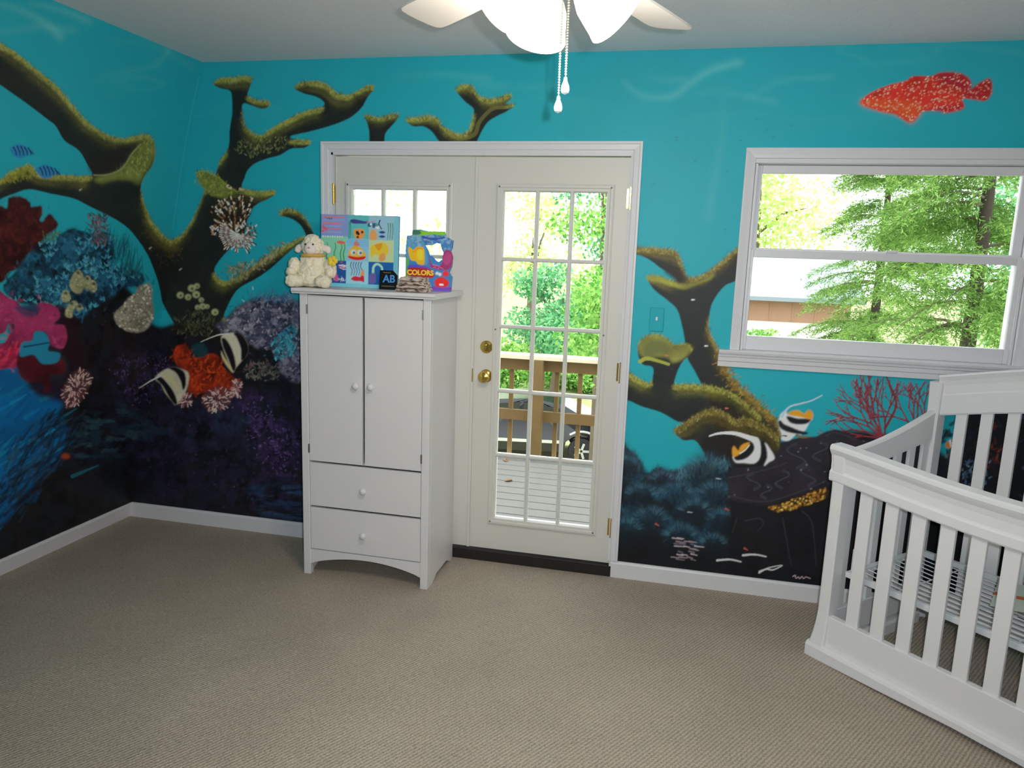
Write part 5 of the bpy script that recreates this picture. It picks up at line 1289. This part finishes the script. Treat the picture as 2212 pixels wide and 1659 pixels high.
# three frosted bell shades
M_SHADE = mat('lit_frosted_glass', L(255, 244, 222), .4, .3, emit=2.6, ecol=(1.0, .88, .68, 1))
M_BULB = mat('lit_bulb', (1, .9, .7, 1), .4, .3, emit=12.0, ecol=(1.0, .85, .6, 1))
for k, a in enumerate((-4, 118, 232)):
    a = math.radians(a)
    d_ = Vector((math.cos(a), math.sin(a), 0)); ax = (d_ * math.sin(math.radians(46)) + Vector((0, 0, -math.cos(math.radians(46))))).normalized()
    o_ = d_ * .048 + Vector((0, 0, -.335))
    MM = Matrix.Translation(o_) @ ax.to_track_quat('Z', 'Y').to_matrix().to_4x4()
    b = BM(); tube(b, [d_ * .02 + Vector((0, 0, -.312)), d_ * .038 + Vector((0, 0, -.325)), o_ + ax * .012], .014, 12)
    arm = ob('lamp_arm', b, M_FAN, fan, True)
    b = BM(); lathe(b, [(.022, .0), (.026, .006), (.026, .026), (.022, .030)], 20, MM); ob('lamp_holder', b, M_FAN, arm, True)
    b = BM(); lathe(b, [(.024, .018), (.030, .024), (.046, .040), (.058, .062), (.064, .088), (.069, .112), (.074, .128), (.0715, .129), (.066, .112), (.061, .088), (.055, .063), (.043, .042), (.026, .027)], 36, MM)
    shd = ob('lamp_shade', b, M_SHADE, fan, True)
    b = BM(); lathe(b, [(.001, .028), (.013, .030), (.014, .050), (.024, .072), (.027, .090), (.020, .108), (.001, .114)], 20, MM); ob('bulb', b, M_BULB, shd, True)
    pl = bpy.data.lights.new('bulb_light', 'POINT'); pl.energy = 10; pl.color = (1, .93, .82); pl.shadow_soft_size = .05
    po = bpy.data.objects.new('bulb_light', pl); link(po, fan); po.location = o_ + ax * .165
# pull chains, set to hang beside the switch housing
M_CHAIN = mat('nickel_chain', L(170, 168, 164), .3, .5, metal=.6)
M_PULL = mat('white_pull', L(240, 240, 240), .3, .4)
for (dx, dy, z0, z1) in ((.008, .055, -.315, 1.955 - CEIL), (.027, .028, -.315, 1.990 - CEIL)):
    b = BM(); z = z0
    while z > z1 + .03:
        bmesh.ops.create_icosphere(b, subdivisions=1, radius=.0030, matrix=Matrix.Translation((dx, dy, z))); z -= .0058
    tube(b, [(dx, dy, z0), (dx, dy, z1 + .028)], .0009, 5)
    ch = ob('pull_chain', b, M_CHAIN, fan, True)
    b = BM(); lathe(b, [(.0008, .030), (.0035, .028), (.0045, .020), (.0085, .010), (.0098, .002), (.0080, -.005), (.0008, -.009)], 16, Matrix.Translation((dx, dy, z1)))
    ob('pull_knob', b, M_PULL, ch, True)
# ------------------------------------------------------------------ outside: deck, railing
def onz(u, v, z):
    d = ray(u, v); return Vector(CAM + d * (z - CAM[2]) / d[2])
GZ = -3.0
M_DECK = mat('weathered_deck_board', L(98, 98, 95), .8, .2, noise=.14, nscale=9)
M_PINE = mat('treated_pine', L(118, 94, 58), .75, .2, noise=.2, nscale=12)
deck = empty('deck_floor', (0, 0, -.10)); struct(deck)
board = ob('deck_board', bx(-1.2, 6.2, 0, .133, -.035, 0, .004), M_DECK, deck); board.location = (0, .155, 0)
for k in range(1, 16): share(board, 'deck_board', deck, (0, .155 + .1425 * k, 0))
for x in (-1.1, .6, 2.3, 4.0, 5.7): ob('deck_joist', bx(x, x + .045, .155, 2.43, -.24, -.036), M_PINE, deck)
rl = empty('deck_railing', (0, 2.5, 0))
tag(rl, 'treated pine deck railing with square balusters outside the glass door', 'railing')
ob('cap', bx(-1.2, 6.2, -.085, .085, .752, .788, .004), mat('pine_with_top_light', L(214, 200, 172), .75, .2, noise=.1), rl)  # cap paler than the rails: light from above is put into its colour
ob('top_rail', bx(-1.2, 6.2, .0, .038, .648, .752), M_PINE, rl)
ob('bottom_rail', bx(-1.2, 6.2, .0, .038, .205, .295), M_PINE, rl)
for x in (-.9, .56, 2.01, 3.46, 4.9): ob('rail_post', bx(x - .045, x + .045, -.088, .0, -.35, .752, .004), M_PINE, rl)
bal = ob('baluster', bx(-.018, .018, .038, .074, -.30, .752, .003), M_PINE, rl); bal.location = (1.755 - 13 * .2005, 0, 0)
for k in range(1, 34): share(bal, 'baluster', rl, (1.755 + (k - 13) * .2005, 0, 0))
M_DRY = mat('dry_leaf', L(120, 84, 50), .8)
for k, (x, y, r_, lb) in enumerate([(1.95, 1.70, .4, 'curled dry leaf on the deck boards near the middle of the glass'), (1.80, 2.25, 1.9, 'dry leaf on the deck below the railing post'), (1.72, 2.12, 2.7, 'dry leaf on the deck near the railing, closest to the door handle')]):
    bm = BM(); loft(bm, [[(-.03 + .012 * i, -w_, .004 + h), (-.03 + .012 * i, 0, .001), (-.03 + .012 * i, w_, .004 + h), (-.03 + .012 * i, 0, .0022)] for i, (w_, h) in enumerate([(.002, .001), (.016, .006), (.022, .012), (.020, .010), (.012, .012), (.001, .008)])])
    o = ob('fallen_leaf', bm, M_DRY); o.location = (x, y, -.0995); o.rotation_euler = (0, 0, r_); tag(o, lb, 'leaf', 'dry leaves on the deck')

# ------------------------------------------------------------------ yard, car, house
M_YARD = mat('dry_grass_and_gravel', L(150, 150, 110), .95, .1, noise=.35, nscale=.8)
struct(ob('ground', bx(-60, 70, 2.7, 120, GZ - .3, GZ), M_YARD))

car = empty('car', onz(1254, 1003, GZ)); car.rotation_euler = (0, 0, math.radians(9))
tag(car, 'dark parked car seen between the deck balusters', 'car')
M_CAR = mat('black_car_paint', L(22, 24, 28), .15, .6)
M_TYRE = mat('tyre_rubber', L(34, 34, 36), .8); M_RIM = mat('alloy_rim', L(206, 208, 212), .3, .5, metal=.6)
prof = [(-3.55, .30), (-3.62, .55), (-3.55, .86), (-3.0, .95), (-2.45, 1.36), (-1.2, 1.44), (-.45, 1.32), (.25, .96), (.72, .84), (.86, .62), (.86, .34), (.40, .28), (.36, .50), (.20, .63), (0, .67), (-.20, .63), (-.36, .50), (-.40, .26), (-2.30, .26), (-2.34, .50), (-2.5, .63), (-2.7, .67), (-2.9, .63), (-3.06, .50), (-3.10, .28)]
bm = BM(); loft(bm, [[(x, y, z if abs(y) < .8 or z < 1.0 else z) for x, z in prof] for y in (.0, 1.65)])
for v in bm.verts:
    if v.co.z > 1.0: v.co.y += .16 if v.co.y < .8 else -.16
ob('car_body', bm, M_CAR, car)
bm = BM(); prism(bm, [(-2.32, .98), (-2.05, 1.30), (-1.42, 1.36), (-1.42, .98)], 'y', .045, .075); ob('side_window', bm, mat('tinted_glass', L(30, 36, 40), .05, .6), car)
bm = BM(); prism(bm, [(-1.34, .98), (-1.34, 1.36), (-.55, 1.26), (-.02, .98)], 'y', .045, .075); ob('side_window', bm, bpy.data.materials['tinted_glass'], car)
ob('side_moulding', bx(-2.25, -.45, -.015, .0, .46, .53), M_RIM, car)
bm = BM(); tube(bm, [(.46 * math.cos(t), -.008, .32 + .44 * math.sin(t)) for t in np.linspace(.2, 2.2, 10)], .028, 8); ob('wheel_arch_highlight', bm, M_RIM, car)  # bright tube stands in for the highlight along the fender
for x in (0, -2.7):
    for y in (.10, 1.55):
        T = Matrix.Translation((x, y, .30)) @ RX
        bm = BM(); lathe(bm, [(.17, -.09), (.24, -.10), (.29, -.07), (.30, 0), (.29, .07), (.24, .10), (.17, .09)], 28, T); wl = ob('wheel', bm, M_TYRE, car, True)
        bm = BM(); lathe(bm, [(.001, .085), (.045, .088), (.05, .070), (.06, .04), (.16, .05), (.185, .095), (.195, .09), (.195, -.05), (.001, -.05)], 28, T); ob('rim', bm, M_TYRE, wl, True)
        for k in range(5):
            a = 2 * math.pi * k / 5
            bm = BM(); box(bm, .03, .185, -.026, .026, .072, .098); bmesh.ops.transform(bm, matrix=T @ Matrix.Rotation(a, 4, 'Z'), verts=bm.verts); ob('spoke', bm, M_RIM, wl)

YH = 26.0
e0, e1 = at(1500, 640, YH), at(1840, 652, YH)
house = empty('neighbour_house', ((e0.x + e1.x) / 2, YH, GZ))
tag(house, 'neighbouring house with pale grey roof and brown siding beyond the window', 'house')
hx = (e1.x - e0.x) / 2; ze = (e0.z + e1.z) / 2 - GZ
zr = at(1700, 556, YH + 3).z - GZ
M_SIDE = mat('brown_siding', L(160, 124, 104), .8, .2, noise=.1, nscale=2)
ob('upper_wall', bx(-hx, hx, 0, 6, ze - .85, ze), M_SIDE, house)
ob('lower_wall', bx(-hx, hx, .02, 5.98, 0, ze - .85), mat('white_block_wall', L(232, 228, 220), .8), house)
bm = BM(); prism(bm, [(-.55, ze - .05), (3.0, zr), (6.55, ze - .05), (6.55, ze + .10), (3.0, zr + .15), (-.55, ze + .10)], 'x', -hx - .4, hx + .4)
ob('roof', bm, mat('pale_roof_sheet', L(132, 142, 152), .5, .3, noise=.06, nscale=1.5), house)
for k in range(7): ob('siding_batten', bx(-hx + (2 * hx) * (k + .5) / 7 - .03, -hx + (2 * hx) * (k + .5) / 7 + .03, -.02, 0, ze - .85, ze - .06), M_SIDE, house)
ob('garage_door', bx(hx * .0, hx * .75, -.03, .02, .05, ze - 1.5), mat('garage_panel', L(214, 200, 190), .7), house)
ob('window_pane', bx(-hx * .7, -hx * .3, -.03, 0, ze - .95, ze - .35), mat('dark_pane', L(60, 66, 72), .1), house)

# ------------------------------------------------------------------ trees
def leaf_cloud(rs, blobs, n, size, flat=.5):
    """rhombic leaves scattered through ellipsoid blobs -> verts, quads"""
    w_ = np.array([b[1][0] * b[1][1] * b[1][2] for b in blobs]) ** .67; w_ /= w_.sum()
    bi = rs.choice(len(blobs), n, p=w_)
    C = np.array([b[0] for b in blobs])[bi]; R_ = np.array([b[1] for b in blobs])[bi]
    d = rs.randn(n, 3); d /= np.linalg.norm(d, axis=1)[:, None]
    P = C + d * R_ * (rs.rand(n, 1) ** .45)
    nrm = rs.randn(n, 3) * (1, 1, .8) + (0, 0, .6) + d * .5; nrm /= np.linalg.norm(nrm, axis=1)[:, None]
    t = np.cross(nrm, rs.randn(n, 3)); t /= np.linalg.norm(t, axis=1)[:, None] + 1e-9
    b = np.cross(nrm, t); s_ = size * (.6 + .8 * rs.rand(n, 1))
    V = np.stack([P - t * s_ * .5, P + b * s_ * .28 + nrm * s_ * .06, P + t * s_ * .5, P - b * s_ * .28 + nrm * s_ * .06], 1).reshape(-1, 3)
    return V, np.arange(4 * n).reshape(-1, 4)
M_BARK = mat('grey_bark', L(104, 92, 78), .9, .1, noise=.3, nscale=6)
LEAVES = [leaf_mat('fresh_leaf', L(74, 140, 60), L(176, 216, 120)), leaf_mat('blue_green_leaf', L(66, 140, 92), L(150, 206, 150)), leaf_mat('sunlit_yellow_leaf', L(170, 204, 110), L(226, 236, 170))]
def tree(px, py, Y, r, label, li, n=6000, size=.10, seed=0, squash=1.0, nb=14):
    rs = np.random.RandomState(seed); c = at(px, py, Y)
    root = empty('leafy_tree', (c.x, Y, GZ)); tag(root, label, 'tree', 'leafy trees beyond the deck')
    h = c.z - GZ
    blobs = []
    for k in range(nb):
        d = rs.randn(3); d /= np.linalg.norm(d); q = rs.rand() ** .5
        s_ = r * (.28 + .22 * rs.rand())
        blobs.append(((d[0] * r * .8 * q, d[1] * r * .7 * q, max(-h + .4, h * 0 + d[2] * r * squash * .85 * q) + h), (s_, s_, s_ * .75)))
    V, Q = leaf_cloud(rs, blobs, n, size)
    V[:, 2] = np.maximum(V[:, 2], .05)
    np_mesh('foliage', V, Q, LEAVES[li], root)
    b = BM(); lean = rs.randn(2) * .15
    tube(b, [(lean[0], lean[1], .0), (lean[0] * .6, lean[1] * .6, h * .4), (0, 0, h * .8), (0, 0, h + r * .3)], [.06 + r * .05, .05 + r * .04, .03 + r * .03, .02], 9); tr = ob('trunk', b, M_BARK, root, True)
    for k in range(5):
        bc = blobs[k][0]; b = BM(); tube(b, [(0, 0, h * (.55 + .06 * k)), (bc[0] * .5, bc[1] * .5, bc[2] * .6 + h * .35), bc], [.03 + r * .015, .02 + r * .01, .008], 6); ob('branch', b, M_BARK, tr, True)
    return root
tree(1345, 640, 8.5, 1.6, 'dense green tree seen through the lower part of the glass door, nearest the hinges', 0, 9000, .09, 1, 1.3)
tree(1215, 690, 16.5, 1.9, 'bluish green tree seen in the middle of the glass door above the railing', 1, 8000, .13, 2, .9)
tree(1070, 760, 19.0, 2.3, 'low bushy tree seen above the railing beside the door handle', 0, 7000, .14, 3, .6)
tree(1310, 430, 12.0, 1.3, 'tall thin tree seen in the top corner pane of the glass door', 1, 3200, .10, 4, 1.6)
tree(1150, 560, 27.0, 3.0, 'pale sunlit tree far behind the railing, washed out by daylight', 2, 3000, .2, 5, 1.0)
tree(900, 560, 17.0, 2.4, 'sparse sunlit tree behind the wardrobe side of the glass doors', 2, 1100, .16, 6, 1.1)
tree(1240, 815, 22.0, 2.6, 'low shrub-like tree seen between the balusters above the car', 0, 7000, .15, 7, .5)
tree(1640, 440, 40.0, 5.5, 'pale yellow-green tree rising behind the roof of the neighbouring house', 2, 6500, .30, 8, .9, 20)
tree(2230, 520, 19.0, 2.8, 'dark green tree standing behind the evergreen outside the window', 1, 9000, .14, 10, 1.4, 20)
tree(1640, 760, 15.0, .8, 'small leafy bush at the foot of the neighbouring house', 0, 2600, .09, 11, .6)

# evergreen close to the window, with feathery drooping sprays
def evergreen(x, y, label, seed, h=8.5, spread=1.95, z_lo=1.4, nb=330):
    rs = np.random.RandomState(seed)
    root = empty('evergreen_tree', (x, y, GZ)); tag(root, label, 'tree')
    b = BM(); tube(b, [(0, 0, 0), (.03, 0, h * .5), (0, .02, h)], [.11, .07, .015], 10); tr = ob('trunk', b, mat('dark_bark_%d' % seed, L(64, 54, 44), .9), root, True)
    A, B, Wd = [], [], []
    for k in range(nb):
        z = z_lo + (h - z_lo) * rs.rand() ** .9; a = rs.rand() * 2 * math.pi; l = spread * (1 - (z / h) ** 1.6 * .75) * (.65 + .35 * rs.rand())
        dr = np.array([math.cos(a), math.sin(a), 0]); sd = np.array([-dr[1], dr[0], 0])
        pts = [np.array([0, 0, z]) + dr * l * t + np.array([0, 0, l * (.22 * t - .42 * t * t)]) for t in np.linspace(0, 1, 7)]
        if k < 60:
            b = BM(); tube(b, pts, [.018, .015, .012, .010, .007, .005, .002], 5); ob('branch', b, M_BARK, tr, True)
        for j in range(62):
            t = .12 + .88 * rs.rand(); i = min(int(t * 6), 5); f = t * 6 - i; p = pts[i] * (1 - f) + pts[i + 1] * f
            s_ = rs.choice([-1, 1]); tw = (dr * (.5 + .3 * rs.rand()) + sd * s_ * (.5 + .4 * rs.rand()) + np.array([0, 0, -.25 + .25 * rs.randn()])) * (.16 + .20 * rs.rand()) * (1.15 - .5 * t)
            g_ = ((np.arange(11) + .4) / 11)[:, None]; q = p + tw * g_ + np.array([0, 0, -.05]) * g_ * g_
            nd = tw / np.linalg.norm(tw) * .9 + rs.randn(11, 3) * .55 + np.array([0, 0, -.12]); nd *= (.040 + .030 * rs.rand(11, 1)) / np.linalg.norm(nd, axis=1)[:, None]
            A.append(q); B.append(q + nd); Wd.append(.0045 + .003 * rs.rand(11, 1))
    A, B, Wd = np.concatenate(A), np.concatenate(B), np.concatenate(Wd)
    t = B - A; s_ = np.cross(t, rs.randn(*t.shape)); s_ /= np.linalg.norm(s_, axis=1)[:, None] + 1e-9
    M_ = (A + B) / 2
    V = np.stack([A, M_ + s_ * Wd, B, M_ - s_ * Wd], 1).reshape(-1, 3)
    o = np_mesh('needle_sprays', V, np.arange(len(V)).reshape(-1, 4), leaf_mat('evergreen_needles_%d' % seed, L(72, 114, 50), L(158, 192, 104), .45), root); o['kind'] = 'stuff'
    return root
ex = at(2110, 560, 4.7)
evergreen(ex.x, 4.7, 'feathery evergreen tree standing close outside the window', 3)
ex = at(1900, 560, 9.5)
evergreen(ex.x, 9.5, 'second feathery evergreen farther off, between the near evergreen and the house', 5, 8.0, 1.6, 1.0, 210)
